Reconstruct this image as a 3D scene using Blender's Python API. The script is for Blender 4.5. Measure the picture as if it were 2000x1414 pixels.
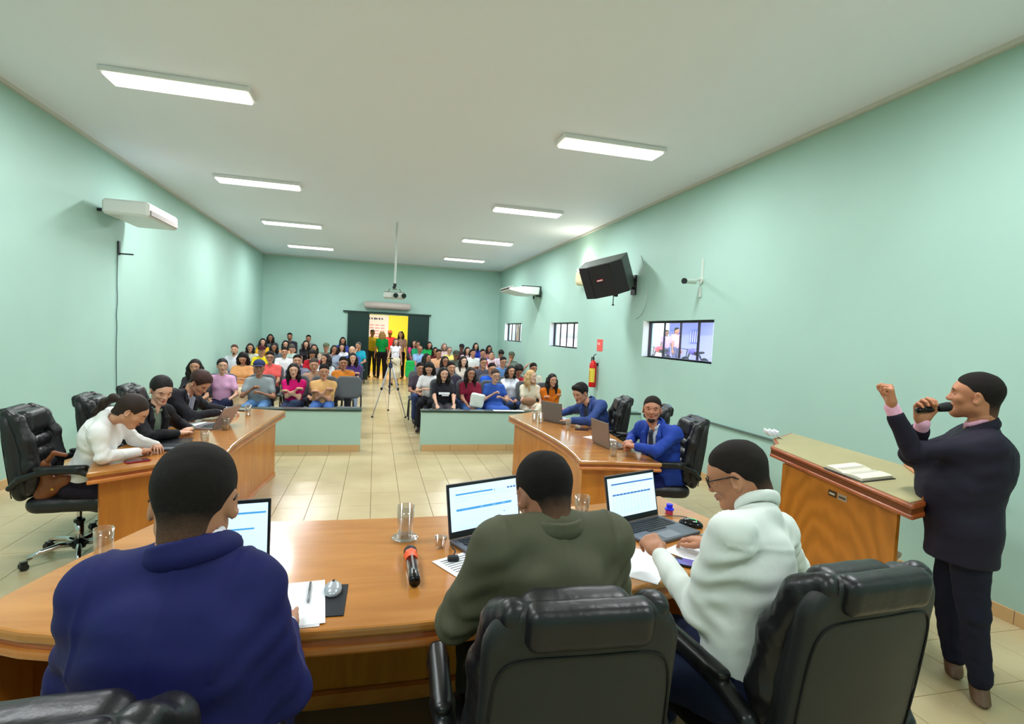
import bpy, math, random
import numpy as np
from mathutils import Vector, Matrix
import openvdb
C = bpy.context.scene.collection
for o in list(bpy.data.objects): bpy.data.objects.remove(o)
SC = bpy.context.scene
random.seed(7); rng = np.random.default_rng(7)
# ------------------------------------------------------------------ camera
CAMZ = 1.85
yaw, pit, rol = math.radians(14.29734712), math.radians(2.96085941), math.radians(2.77852522)
def camera_matrix():
    cy, sy = math.cos(yaw), math.sin(yaw)
    R0 = np.array([[1,0,0],[0,0,-1],[0,1,0.]]) @ np.array([[cy,-sy,0],[sy,cy,0],[0,0,1.]])
    c, s = math.cos(pit), math.sin(pit); Rx = np.array([[1,0,0],[0,c,-s],[0,s,c]])
    c, s = math.cos(rol), math.sin(rol); Rz = np.array([[c,-s,0],[s,c,0],[0,0,1]])
    return Rz @ Rx @ R0
CM = camera_matrix()
cam = bpy.data.cameras.new('camera'); camo = bpy.data.objects.new('camera', cam); C.objects.link(camo)
cam.sensor_width = 36.0; cam.lens = 36.0*1054.94/2000; cam.clip_start = 0.05; cam.clip_end = 300
w = np.eye(4); w[:3,0] = CM[0]; w[:3,1] = -CM[1]; w[:3,2] = -CM[2]; w[:3,3] = (0,0,CAMZ)
camo.matrix_world = Matrix(w.tolist())
SC.camera = camo
# ------------------------------------------------------------------ world, exposure
SC.view_settings.view_transform = 'Standard'; SC.view_settings.look = 'None'
SC.view_settings.gamma = 1; SC.view_settings.use_curve_mapping = False
SC.view_settings.exposure = 0.0
wd = bpy.data.worlds.new('sky'); SC.world = wd; wd.use_nodes = True
nt = wd.node_tree; nt.nodes.clear()
wo = nt.nodes.new('ShaderNodeOutputWorld'); bg = nt.nodes.new('ShaderNodeBackground')
sk = nt.nodes.new('ShaderNodeTexSky'); sk.sky_type = 'NISHITA'; sk.sun_elevation = math.radians(48)
sk.sun_rotation = math.radians(200); sk.sun_disc = False; sk.dust_density = 2.0
nt.links.new(sk.outputs[0], bg.inputs[0]); bg.inputs[1].default_value = 1.0
nt.links.new(bg.outputs[0], wo.inputs[0])
sun = bpy.data.lights.new('sun', 'SUN'); sun.energy = 4.0; sun.angle = 0.01; sun.color = (1,.95,.86)
suno = bpy.data.objects.new('sun', sun); C.objects.link(suno)
suno.rotation_euler = (math.radians(38), 0, math.radians(-70))
# ceiling lamps: positions used here for the light and further down for the fixture
XL, XR, YB, YF, ZC = -3.67, 4.38, 19.5, -2.5, 4.12
LAMPS = [(x, y) for y in (-0.6, 2.6, 6.0, 9.6, 13.2, 16.8) for x in (-1.9, 2.6)]
LAMPW = 66
for (x, y) in LAMPS:
    l = bpy.data.lights.new('ceiling_lamp_light', 'AREA'); l.shape = 'RECTANGLE'; l.size = 1.2; l.size_y = .26
    l.energy = LAMPW*(1.0 if y < 9 else 1.45); l.color = (.93, .97, 1.0)
    lo = bpy.data.objects.new('ceiling_lamp_light', l); C.objects.link(lo); lo.location = (x, y, ZC-.085)
# ------------------------------------------------------------------ materials
MC = {}
def srgb(r, g=None, b=None):
    if g is None: r, g, b = r
    f = lambda c: ((c/255)/12.92 if c/255 <= .04045 else (((c/255)+.055)/1.055)**2.4)
    return (f(r), f(g), f(b), 1)
def mat(name, col, rough=.6, metal=0, bump=0, bscale=60, var=0, vscale=8, emit=0, trans=0, ior=1.45, spec=.5, coat=0, sheen=0, sss=0, stretch=None, bdist=.002):
    key = (name, tuple(col), rough, metal, bump, bscale, var, vscale, emit, trans, coat)
    if key in MC: return MC[key]
    m = bpy.data.materials.new(name); m.use_nodes = True; n = m.node_tree; b = n.nodes['Principled BSDF']
    c = srgb(col) if max(col) > 1 else tuple(col)+(1,)
    b.inputs['Base Color'].default_value = c; b.inputs['Roughness'].default_value = rough
    b.inputs['Metallic'].default_value = metal; b.inputs['IOR'].default_value = ior
    b.inputs['Specular IOR Level'].default_value = spec
    b.inputs['Transmission Weight'].default_value = trans; b.inputs['Coat Weight'].default_value = coat
    if sheen: b.inputs['Sheen Weight'].default_value = sheen
    if sss: b.inputs['Subsurface Weight'].default_value = sss; b.inputs['Subsurface Radius'].default_value = (.01,.004,.002); b.inputs['Subsurface Scale'].default_value = 1
    if emit: b.inputs['Emission Color'].default_value = c; b.inputs['Emission Strength'].default_value = emit
    if bump or var:
        tc = n.nodes.new('ShaderNodeTexCoord'); mp = n.nodes.new('ShaderNodeMapping')
        n.links.new(tc.outputs['Object'], mp.inputs[0])
        if stretch: mp.inputs['Scale'].default_value = stretch
    if bump:
        t = n.nodes.new('ShaderNodeTexNoise'); t.inputs['Scale'].default_value = bscale; t.inputs['Detail'].default_value = 4
        n.links.new(mp.outputs[0], t.inputs[0]); bp = n.nodes.new('ShaderNodeBump')
        bp.inputs['Strength'].default_value = bump; bp.inputs['Distance'].default_value = bdist
        n.links.new(t.outputs[0], bp.inputs['Height']); n.links.new(bp.outputs[0], b.inputs['Normal'])
    if var:
        t = n.nodes.new('ShaderNodeTexNoise'); t.inputs['Scale'].default_value = vscale; t.inputs['Detail'].default_value = 5
        n.links.new(mp.outputs[0], t.inputs[0]); r = n.nodes.new('ShaderNodeValToRGB')
        r.color_ramp.elements[0].position = .3; r.color_ramp.elements[1].position = .7
        r.color_ramp.elements[0].color = tuple(max(0, x*(1-var)) for x in c[:3])+(1,)
        r.color_ramp.elements[1].color = tuple(min(1, x*(1+var)) for x in c[:3])+(1,)
        n.links.new(t.outputs[0], r.inputs[0]); n.links.new(r.outputs[0], b.inputs['Base Color'])
    MC[key] = m; return m
def wood(name, c1, c2, axis=(1,1,12), rough=.28, scale=3.0, coat=.3):
    if name in MC: return MC[name]
    m = bpy.data.materials.new(name); m.use_nodes = True; n = m.node_tree; b = n.nodes['Principled BSDF']
    tc = n.nodes.new('ShaderNodeTexCoord'); mp = n.nodes.new('ShaderNodeMapping'); mp.inputs['Scale'].default_value = axis
    t = n.nodes.new('ShaderNodeTexNoise'); t.inputs['Scale'].default_value = scale; t.inputs['Detail'].default_value = 7; t.inputs['Distortion'].default_value = .6
    r = n.nodes.new('ShaderNodeValToRGB'); r.color_ramp.elements[0].position = .32; r.color_ramp.elements[1].position = .68
    r.color_ramp.elements[0].color = srgb(c1); r.color_ramp.elements[1].color = srgb(c2)
    n.links.new(tc.outputs['Object'], mp.inputs[0]); n.links.new(mp.outputs[0], t.inputs[0]); n.links.new(t.outputs[0], r.inputs[0])
    n.links.new(r.outputs[0], b.inputs['Base Color']); b.inputs['Roughness'].default_value = rough; b.inputs['Coat Weight'].default_value = coat
    b.inputs['Coat Roughness'].default_value = .12
    MC[name] = m; return m
def thin_glass(name, tint=(1,1,1), lo=.04, hi=.75):
    if name in MC: return MC[name]
    m = bpy.data.materials.new(name); m.use_nodes = True; n = m.node_tree; n.nodes.remove(n.nodes['Principled BSDF']); out = n.nodes['Material Output']
    t = n.nodes.new('ShaderNodeBsdfTransparent'); t.inputs[0].default_value = tint+(1,); g = n.nodes.new('ShaderNodeBsdfGlossy'); g.inputs['Roughness'].default_value = .03
    lw = n.nodes.new('ShaderNodeLayerWeight'); lw.inputs[0].default_value = .35; mr = n.nodes.new('ShaderNodeMapRange'); mr.inputs[3].default_value = lo; mr.inputs[4].default_value = hi
    mx = n.nodes.new('ShaderNodeMixShader'); n.links.new(lw.outputs['Facing'], mr.inputs[0]); n.links.new(mr.outputs[0], mx.inputs[0]); n.links.new(t.outputs[0], mx.inputs[1]); n.links.new(g.outputs[0], mx.inputs[2]); n.links.new(mx.outputs[0], out.inputs[0])
    MC[name] = m; return m
def skin(c): return mat('skin', c, .48, bump=.15, bscale=250, var=.06, vscale=14, sss=.06)
def cloth(c, rough=.8, bump=.35, bscale=28, bdist=.004, sheen=0): return mat('cloth', c, rough, bump=bump, bscale=bscale, var=.05, vscale=5, spec=.2, sheen=sheen, bdist=bdist)
def hairm(c=(22,17,15), fade=False):
    if not fade: return mat('hair', c, .55, bump=1, bscale=170, stretch=(1,1,.3), spec=.3, bdist=.004)
    k = ('hair_fade', tuple(c))
    if k in MC: return MC[k]
    m = mat('short_hair', c, .75, bump=1, bscale=420, spec=.2, bdist=.004).copy(); n = m.node_tree; b = n.nodes['Principled BSDF']; MC[k] = m
    tc = n.nodes['Texture Coordinate']; sp = n.nodes.new('ShaderNodeSeparateXYZ'); r = n.nodes.new('ShaderNodeValToRGB'); ns = n.nodes.new('ShaderNodeTexNoise'); ns.inputs['Scale'].default_value = 60
    ad = n.nodes.new('ShaderNodeMath'); ad.operation = 'MULTIPLY_ADD'; ad.inputs[1].default_value = .02; n.links.new(tc.outputs['Object'], ns.inputs[0]); n.links.new(ns.outputs[0], ad.inputs[0]); n.links.new(sp.outputs['Z'], ad.inputs[2])
    mr = n.nodes.new('ShaderNodeMapRange'); mr.inputs[1].default_value = -.080; mr.inputs[2].default_value = .03
    n.links.new(tc.outputs['Object'], sp.inputs[0]); n.links.new(ad.outputs[0], mr.inputs[0]); n.links.new(mr.outputs[0], r.inputs[0]); n.links.new(r.outputs[0], b.inputs['Base Color'])
    r.color_ramp.elements[0].color = srgb(104,74,56); r.color_ramp.elements[1].position = .55; r.color_ramp.elements[1].color = srgb(c); return m
# ------------------------------------------------------------------ meshes
def mesh(name, V, F, mats, smooth=True, mi=None):
    me = bpy.data.meshes.new(name)
    if isinstance(F, np.ndarray):
        V = np.asarray(V, np.float32); nf, k = F.shape
        me.vertices.add(len(V)); me.vertices.foreach_set('co', V.ravel())
        me.loops.add(nf*k); me.loops.foreach_set('vertex_index', F.astype(np.int32).ravel())
        me.polygons.add(nf); me.polygons.foreach_set('loop_start', np.arange(0, nf*k, k, dtype=np.int32))
        me.polygons.foreach_set('loop_total', np.full(nf, k, np.int32)); me.update(calc_edges=True)
    else:
        me.from_pydata([tuple(map(float, v)) for v in V], [], F)
    for m in (mats if isinstance(mats, (list, tuple)) else [mats]): me.materials.append(m)
    if mi is not None: me.polygons.foreach_set('material_index', np.asarray(mi, np.int32))
    if smooth: me.polygons.foreach_set('use_smooth', [True]*len(me.polygons))
    me.validate(); return me
def link(name, me, parent=None, loc=None, rz=0):
    o = bpy.data.objects.new(name, me); C.objects.link(o)
    if parent is not None: o.parent = parent
    if loc is not None: o.location = loc
    if rz: o.rotation_euler = (0,0,rz)
    return o
def tag(o, label=None, cat=None, group=None, kind=None):
    if label: o['label'] = label
    if cat: o['category'] = cat
    if group: o['group'] = group
    if kind: o['kind'] = kind
    return o
def thing(name, label, cat, loc=(0,0,0), rz=0, group=None):
    return tag(link(name, None, None, loc, rz), label, cat, group)
def copy_tree(o, parent=None):
    c = o.copy(); C.objects.link(c)
    if parent is not None: c.parent = parent
    for ch in list(o.children): copy_tree(ch, c)
    return c
def rotz(a):
    c, s = math.cos(a), math.sin(a); return np.array([[c,-s,0],[s,c,0],[0,0,1.]])
def rotx(a):
    c, s = math.cos(a), math.sin(a); return np.array([[1,0,0],[0,c,-s],[0,s,c]])
def roty(a):
    c, s = math.cos(a), math.sin(a); return np.array([[c,0,s],[0,1,0],[-s,0,c]])
def unit(v):
    v = np.asarray(v, float); return v/max(1e-9, np.linalg.norm(v))
class MB:                                      # collects hard-surface shapes into one mesh
    def __init__(s): s.V = []; s.F = []; s.I = []; s.cur = 0
    def add(s, V, F):
        n = len(s.V); s.V += [tuple(v) for v in V]; s.F += [[n+i for i in f] for f in F]; s.I += [s.cur]*len(F); return s
    def box(s, c, d, R=None):
        c = np.array(c, float); d = np.array(d, float)/2
        V = np.array([[x,y,z] for x in (-1,1) for y in (-1,1) for z in (-1,1)])*d
        if R is not None: V = V @ np.asarray(R).T
        return s.add(V+c, [(0,1,3,2),(4,6,7,5),(0,4,5,1),(2,3,7,6),(0,2,6,4),(1,5,7,3)])
    def bevbox(s, c, d, b=.004, R=None):       # box with chamfered edges
        c = np.array(c, float); d = np.array(d, float)/2; V = []; ix = {}
        for x in (-1,1):
            for y in (-1,1):
                for z in (-1,1):
                    for a in range(3):
                        p = np.array([x,y,z])*(d-b); p[a] = (x,y,z)[a]*d[a]; ix[(x,y,z,a)] = len(V); V.append(p)
        V = np.array(V); F = []
        for a in range(3):
            for sgn in (-1,1):
                u, v = [(1,2),(2,0),(0,1)][a]; f = []
                for (p, q) in ((-1,-1),(1,-1),(1,1),(-1,1)):
                    k = [0,0,0]; k[a] = sgn; k[u] = p; k[v] = q; f.append(ix[tuple(k)+(a,)])
                F.append(f if sgn > 0 else f[::-1])
        for a in range(3):
            u, v = [(1,2),(2,0),(0,1)][a]
            for p in (-1,1):
                for q in (-1,1):
                    k0 = [0,0,0]; k0[a] = -1; k0[u] = p; k0[v] = q; k1 = list(k0); k1[a] = 1
                    f = [ix[tuple(k0)+(u,)], ix[tuple(k1)+(u,)], ix[tuple(k1)+(v,)], ix[tuple(k0)+(v,)]]
                    F.append(f if p*q < 0 else f[::-1])
        for x in (-1,1):
            for y in (-1,1):
                for z in (-1,1):
                    f = [ix[(x,y,z,a)] for a in range(3)]; F.append(f if x*y*z > 0 else f[::-1])
        if R is not None: V = V @ np.asarray(R).T
        return s.add(V+c, F)
    def tube(s, P, r, n=10, cap=True, closed=False):
        P = [np.array(p, float) for p in P]; rr = r if isinstance(r, (list, tuple)) else [r]*len(P)
        V = []; prev = None; m = len(P)
        for i, p in enumerate(P):
            t = unit((P[(i+1) % m] if closed or i < m-1 else p) - (P[i-1] if closed or i > 0 else p))
            u = np.cross(t, (0,0,1)) if prev is None else prev - t*np.dot(prev, t)
            if np.linalg.norm(u) < 1e-4: u = np.cross(t, (1,0,0))
            u = unit(u); prev = u; v = np.cross(t, u)
            V += [p + rr[i]*(math.cos(2*math.pi*k/n)*u + math.sin(2*math.pi*k/n)*v) for k in range(n)]
        F = []
        for i in range(m if closed else m-1):
            j = (i+1) % m
            F += [(i*n+k, i*n+(k+1) % n, j*n+(k+1) % n, j*n+k) for k in range(n)]
        if cap and not closed: F += [list(range(n))[::-1], [(m-1)*n+k for k in range(n)]]
        return s.add(V, F)
    def lathe(s, prof, c=(0,0,0), n=20, R=None):    # prof: (radius, z)
        V = np.array([[r*math.cos(2*math.pi*k/n), r*math.sin(2*math.pi*k/n), z] for r, z in prof for k in range(n)])
        if R is not None: V = V @ np.asarray(R).T
        F = [(i*n+k, i*n+(k+1) % n, (i+1)*n+(k+1) % n, (i+1)*n+k) for i in range(len(prof)-1) for k in range(n)]
        if prof[0][0] > 1e-5: F.append(list(range(n))[::-1])
        if prof[-1][0] > 1e-5: F.append([(len(prof)-1)*n+k for k in range(n)])
        return s.add(V+np.array(c), F)
    def prism(s, poly, z0, z1):
        n = len(poly); a = sum(poly[i][0]*poly[(i+1)%n][1]-poly[(i+1)%n][0]*poly[i][1] for i in range(n))
        if a < 0: poly = poly[::-1]
        f = lambda z, p: z if not callable(z) else z(p)
        V = [(x,y,f(z0,(x,y))) for x, y in poly]+[(x,y,f(z1,(x,y))) for x, y in poly]
        return s.add(V, [list(range(n))[::-1], list(range(n, 2*n))]+[(i,(i+1)%n,n+(i+1)%n,n+i) for i in range(n)])
    def wallstrip(s, line, z0, z1, t):             # vertical panel following a plan polyline, thickness t to its left
        P = np.array(line, float); N = []
        for i in range(len(P)):
            d = unit(P[min(i+1, len(P)-1)]-P[max(i-1, 0)]); N.append((-d[1], d[0]))
        Q = P+np.array(N)*t; return s.prism([tuple(p) for p in P]+[tuple(q) for q in Q[::-1]], z0, z1)
    def build(s, name, m, parent=None, smooth=False, loc=None, rz=0, bevel=0):
        o = link(name, mesh(name, s.V, s.F, m, smooth, s.I if isinstance(m, (list, tuple)) else None), parent, loc, rz)
        if bevel:
            b = o.modifiers.new('bevel', 'BEVEL'); b.width = bevel; b.segments = 2; b.limit_method = 'ANGLE'
        if smooth == 'auto' or smooth is True: pass
        return o
def smooth_poly(P, it=2):                      # Chaikin corner cutting of an open polyline
    P = [np.array(p, float) for p in P]
    for _ in range(it):
        Q = [P[0]]
        for a, b in zip(P[:-1], P[1:]): Q += [a*.75+b*.25, a*.25+b*.75]
        P = Q+[P[-1]]
    return P
# ------------------------------------------------------------------ soft volumes: smooth unions meshed once
class Vol:
    def __init__(s, h=.01): s.h = h; s.u = []; s.c = []; s.bb = []
    def cone(s, a, b, ra, rb=None, k=.02, ax=None, f=1.0, sub=False):
        a = np.array(a, float); b = np.array(b, float); rb = ra if rb is None else rb; R = max(ra, rb)
        lo = np.minimum(a, b)-R; hi = np.maximum(a, b)+R; ba = b-a; L = max(1e-9, ba@ba)
        if ax is not None: ax = unit(ax)
        def fn(x, y, z):
            px, py, pz = x-a[0], y-a[1], z-a[2]
            t = np.clip((px*ba[0]+py*ba[1]+pz*ba[2])/L, 0, 1)
            vx, vy, vz = px-t*ba[0], py-t*ba[1], pz-t*ba[2]; r = ra+(rb-ra)*t
            if ax is not None:
                q = (vx*ax[0]+vy*ax[1]+vz*ax[2])*(1/f-1); vx = vx+q*ax[0]; vy = vy+q*ax[1]; vz = vz+q*ax[2]
                return (np.sqrt(vx*vx+vy*vy+vz*vz)-r)*(.5+.5*min(1, f))
            return np.sqrt(vx*vx+vy*vy+vz*vz)-r
        (s.c if sub else s.u).append((lo, hi, k, fn)); return s
    def chain(s, P, r, k=.02, **kw):
        for i in range(len(P)-1): s.cone(P[i], P[i+1], r[i], r[i+1], k, **kw)
        return s
    def ell(s, c, r, R=None, k=.02, sub=False):
        c = np.array(c, float); r = np.array(r, float)*np.ones(3); R = np.eye(3) if R is None else np.asarray(R)
        e = np.sqrt(((R*r)**2).sum(1)); m = r.min()
        def fn(x, y, z):
            px, py, pz = x-c[0], y-c[1], z-c[2]; q2 = 0; q4 = 0
            for i in range(3):
                t = (px*R[0,i]+py*R[1,i]+pz*R[2,i])/r[i]; q2 = q2+t*t; q4 = q4+(t/r[i])**2
            k0 = np.sqrt(q2); return k0*(k0-1)/np.sqrt(q4+1e-12)
        (s.c if sub else s.u).append((c-e, c+e, k, fn)); return s
    def slab(s, c, half, rc=.05, re=.02, R=None, k=.02, sub=False, bend=0):    # rounded plate: local x,z outline, y thickness
        c = np.array(c, float); R = np.eye(3) if R is None else np.asarray(R); h = np.array(half, float)
        e = np.abs(R) @ h + abs(bend)
        def fn(x, y, z):
            px, py, pz = x-c[0], y-c[1], z-c[2]
            lx = px*R[0,0]+py*R[1,0]+pz*R[2,0]; ly = px*R[0,1]+py*R[1,1]+pz*R[2,1]; lz = px*R[0,2]+py*R[1,2]+pz*R[2,2]
            if bend: ly = ly-bend*(lx/h[0])**2
            qx = np.abs(lx)-h[0]+rc; qz = np.abs(lz)-h[2]+rc
            d2 = np.minimum(np.maximum(qx, qz), 0)+np.sqrt(np.maximum(qx, 0)**2+np.maximum(qz, 0)**2)-rc+re
            qy = np.abs(ly)-h[1]+re
            return np.minimum(np.maximum(d2, qy), 0)+np.sqrt(np.maximum(d2, 0)**2+np.maximum(qy, 0)**2)-re
        (s.c if sub else s.u).append((c-e, c+e, k, fn)); return s
    def cut(s, n, p, k=.004):                     # remove the side n points to
        n = unit(n); c = float(np.dot(n, p)); s.c.append((None, None, k, lambda x, y, z: -(n[0]*x+n[1]*y+n[2]*z-c))); return s
    def mesh(s, disp=None):
        h = s.h; lo = np.min([u[0] for u in s.u], 0)-3*h; hi = np.max([u[1] for u in s.u], 0)+3*h
        lo -= .02; hi += .02
        n = np.ceil((hi-lo)/h).astype(int)+1; G = np.full(n, .5, np.float32)
        X = [(lo[i]+h*np.arange(n[i])).astype(np.float32) for i in range(3)]
        for sub, L in ((False, s.u), (True, s.c)):
            for a, b, k, fn in L:
                m = k+3*h
                if a is None: i0 = np.zeros(3, int); i1 = n
                else:
                    i0 = np.clip(np.floor((a-m-lo)/h).astype(int), 0, n); i1 = np.clip(np.ceil((b+m-lo)/h).astype(int)+1, 0, n)
                if (i1 <= i0).any(): continue
                sl = tuple(slice(p, q) for p, q in zip(i0, i1))
                d = fn(X[0][sl[0]][:,None,None], X[1][sl[1]][None,:,None], X[2][sl[2]][None,None,:]); g = G[sl]
                if not sub:
                    t = np.clip(.5+.5*(g-d)/k, 0, 1); G[sl] = g*(1-t)+d*t-k*t*(1-t)
                else:
                    d = -d; t = np.clip(.5-.5*(g-d)/k, 0, 1); G[sl] = g*(1-t)+d*t+k*t*(1-t)
        gr = openvdb.FloatGrid(background=.5); gr.copyFromArray(np.clip(G, -.5, .5))
        V, F = gr.convertToQuads(); V = V*h+lo; F = F[:, ::-1].astype(np.int64)
        if disp is not None and len(V):
            V = V+normals(V, F)*disp(V)[:,None]
        return V, F
def normals(V, F):
    a = V[F[:,2]]-V[F[:,0]]; b = V[F[:,3]]-V[F[:,1]]; fn = np.cross(a, b); N = np.zeros_like(V)
    for i in range(4): np.add.at(N, F[:,i], fn)
    return N/np.maximum(1e-12, np.linalg.norm(N, axis=1))[:,None]
def wob(V, f, seed=0):
    r = np.random.default_rng(seed); o = np.zeros(len(V)); q = V*f
    for i in range(5):
        d = r.normal(size=3); d /= np.linalg.norm(d); e = r.normal(size=3); e /= np.linalg.norm(e)
        o += np.sin(q@d*(1+.5*i)+r.uniform(0,6)+1.5*np.sin(q@e*.8+r.uniform(0,6)))/(1+.5*i)
    return o/2.5
def joinm(parts):
    V = []; F = []; n = 0
    for v, f in parts: V.append(v); F.append(f+n); n += len(v)
    return np.vstack(V), np.vstack(F)
def soft(name, parts, m, parent=None, origin=None):
    V, F = parts if isinstance(parts, tuple) else joinm(parts)
    o = np.array(origin if origin is not None else (parent.location if parent is not None else (0,0,0)))
    return link(name, mesh(name, V-o, F, m), parent)
# ------------------------------------------------------------------ people
def frame(fwd, up=(0,0,1), roll=0):            # columns: right, forward, up
    f = unit(fwd); r = unit(np.cross(f, up)); u = np.cross(r, f); M = np.stack([r, f, u], 1)
    return M @ roty(roll)
_H = {}
def head_mesh(h, fem, full=0):
    key = (h, fem, full)
    if key in _H: return _H[key]
    v = Vol(h); j = .9 if fem else 1.0
    v.ell((0,-.016,.028), (.0765,.094,.081), k=.02).ell((0,.022,-.03), (.060*j,.066,.078), k=.03)
    v.ell((0,.022,.024), (.064,.072,.058), k=.03)
    v.cone((-.044*j,.0,-.060), (0,.066,-.094), .026*j, .021, k=.03).cone((.044*j,.0,-.060), (0,.066,-.094), .026*j, .021, k=.03)
    v.ell((0,.070,-.092), (.022*j,.018,.017), k=.02)
    for sx in (-1, 1):
        v.ell((sx*.036,.060,-.024), (.023+full,.024,.022), k=.02)
        v.ell((sx*.011,.094,-.030), (.009,.010,.008), k=.006)
        v.ell((sx*.080,-.008,-.012), (.009,.020,.034), R=rotz(-sx*.5)@rotx(.15), k=.006)
        v.ell((sx*.087,-.002,-.008), (.006,.011,.020), R=rotz(-sx*.5)@rotx(.15), k=.004, sub=True)
        v.ell((sx*.031,.099,.004), (.019,.020,.011), k=.012, sub=True)
    v.cone((0,.084,.012), (0,.104,-.026), .0065*j, .0125*j, k=.012)
    v.cone((-.036,.077,.024), (.036,.077,.024), .009 if fem else .0125, k=.014)
    v.ell((0,.086,-.058), (.024,.012,.011), k=.012)
    v.cone((-.022,.098,-.058), (.022,.098,-.058), .0022, k=.004, sub=True)
    v.cone((0,-.028,-.03), (0,-.040,-.098), .055*j, .050*j, k=.03)
    _H[key] = v.mesh(); return _H[key]
_HD = {}
HANDP = {'relaxed': (18, 28, 18), 'fist': (75, 95, 60), 'flat': (4, 6, 4), 'grip': (48, 58, 40), 'write': (50, 50, 30)}
def hand_mesh(pose, h=.0032):                   # wrist at origin, fingers +y, back of hand +z, thumb on -x
    if (pose, h) in _HD: return _HD[(pose, h)]
    v = Vol(h); v.cone((0,-.010,0), (0,.02,0), .026, .026, k=.02, ax=(0,0,1), f=.8)
    v.cone((-.022,.03,0), (-.028,.088,0), .016, .0125, k=.02).cone((.02,.03,0), (.027,.080,-.003), .016, .0115, k=.02)
    v.cone((0,.02,0), (0,.085,0), .026, .022, k=.02, ax=(0,0,1), f=.6)
    ks = HANDP[pose]
    for i, (bx, by, L, r, sp) in enumerate(((-.030,.088,.074,.0088,-5), (-.010,.093,.082,.0090,-1), (.010,.090,.076,.0086,3), (.028,.082,.060,.0078,8))):
        p = np.array([bx,by,0.]); a = 0; s = math.radians(sp if pose != 'fist' else sp*.2)
        for j, fr in enumerate((.44,.31,.25)):
            a += math.radians(ks[j]); q = p+L*fr*np.array([math.sin(s)*math.cos(a), math.cos(s)*math.cos(a), -math.sin(a)])
            v.cone(p, q, r*(1-.09*j), r*(.91-.09*j), k=.0035); p = q
    if pose in ('fist', 'grip', 'write'): T = [(-.024,.028,-.008), (-.042,.055,-.022), (-.030,.084,-.040), (-.012,.096,-.046)]
    else: T = [(-.024,.026,-.004), (-.046,.052,-.012), (-.058,.080,-.016), (-.060,.104,-.018)]
    v.chain(T, (.016,.0125,.0105,.009), k=.006)
    _HD[(pose, h)] = v.mesh(); return _HD[(pose, h)]
_HA = {}
def hair_mesh(style, h):
    if (style, h) in _HA: return _HA[(style, h)]
    v = Vol(h); long = style in ('long', 'bob', 'wavy', 'pony', 'bun', 'tied')
    e = .0045 if style == 'fade' else .0065 if style == 'short' else .010
    v.ell((0,-.018,.031), (.0765+e,.094+e,.081+e*1.3), k=.02)
    if not long: v.ell((0,-.005,.062), (.062,.078,.052), k=.03)
    if style == 'bulky': v.ell((0,-.005,.050), (.090,.108,.085), k=.03)
    if style == 'quiff': v.cone((-.03,.06,.092), (.03,.06,.092), .026, k=.03)
    if style in ('short', 'fade', 'quiff', 'bulky'):
        v.cone((0,-.046,-.02), (0,-.050,-.085), .054, .046, k=.02)
        v.ell((0,.108,-.012), (.070,.066,.088), k=.008, sub=True)                    # the face stays clear
        v.ell((-.093,.002,-.038), (.040,.050,.060), k=.006, sub=True).ell((.093,.002,-.038), (.040,.050,.060), k=.006, sub=True)
        v.cut((0,.55,-1), (0,-.06,-.088)); v.cut((0,.9,-.5), (0,.072,.058))
    if long:
        v.cone((0,-.05,0), (0,-.055,-.06), .070, .055, k=.02)
        v.ell((0,.112,-.012), (.064,.078,.096), k=.01, sub=True)
        if style in ('pony', 'bun', 'tied'):
            v.ell((-.09,.015,-.035), (.03,.04,.05), k=.006, sub=True).ell((.09,.015,-.035), (.03,.04,.05), k=.006, sub=True)
            v.cut((0,.3,-1), (0,-.06,-.08))
        if style == 'bun': w = Vol(h).ell((0,-.118,.05), (.036,.032,.036)); 
        elif style == 'pony': w = Vol(h).ell((0,-.105,.062), (.022,.022,.022))
        elif style == 'tied': w = Vol(h).chain([(0,-.10,.0), (0,-.12,-.06), (0,-.115,-.16)], (.024,.028,.014), k=.03)
        else:
            w = Vol(h); L = {'bob': -.10, 'long': -.27, 'wavy': -.20}[style]; q = .034 if style == 'wavy' else .024
            for sx in (-1, 1):
                w.chain([(sx*.072,-.01,.05), (sx*.086,.0,-.03), (sx*.088,.015,-.12), (sx*.080,.045,L)], (.022, q+.002, q+.006, q*.55), k=.04)
                w.chain([(sx*.05,-.08,.0), (sx*.06,-.07,-.10), (sx*.055,-.06,L)], (.045,.044,.020), k=.04)
            w.chain([(0,-.095,.0), (0,-.09,-.10), (0,-.085,L)], (.04,.042,.022), k=.04)
    V, F = v.mesh()
    if long:
        V2, F2 = w.mesh(); V, F = joinm([(V, F), (V2, F2)])
    ang = np.arctan2(V[:,0], V[:,1]); amp = .0009 if style in ('short','fade') else .003
    V = V+normals(V, F)*(amp*(wob(V, 70 if not long else 30, 3)+(.6*np.sin(ang*30+V[:,2]*20) if long and style not in ('pony','tied') else 0)))[:,None]
    _HA[(style, h)] = mesh('hair', V, F, [hairm()]); return _HA[(style, h)]
_P = {}
def shared(key, fn):
    if key not in _P: _P[key] = fn()
    return _P[key]
def eye_mesh():
    b = MB(); V = []; n, m = 12, 8
    b.cur = 0; b.lathe([(0.0001,-.0117)]+[(.0117*math.sin(math.pi*i/m), -.0117*math.cos(math.pi*i/m)) for i in range(1, m-1)], n=n, R=rotx(-math.pi/2))
    b.cur = 1; b.lathe([(.0117*math.sin(math.pi*(m-2)/m), .0117*math.cos(math.pi*2/m)), (.0062,.0105), (.0001,.0120)], n=n, R=rotx(-math.pi/2))
    return mesh('eye', b.V, b.F, [mat('eye_white', (225,218,210), .3), mat('iris', (30,18,12), .15)], True, b.I)
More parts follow.
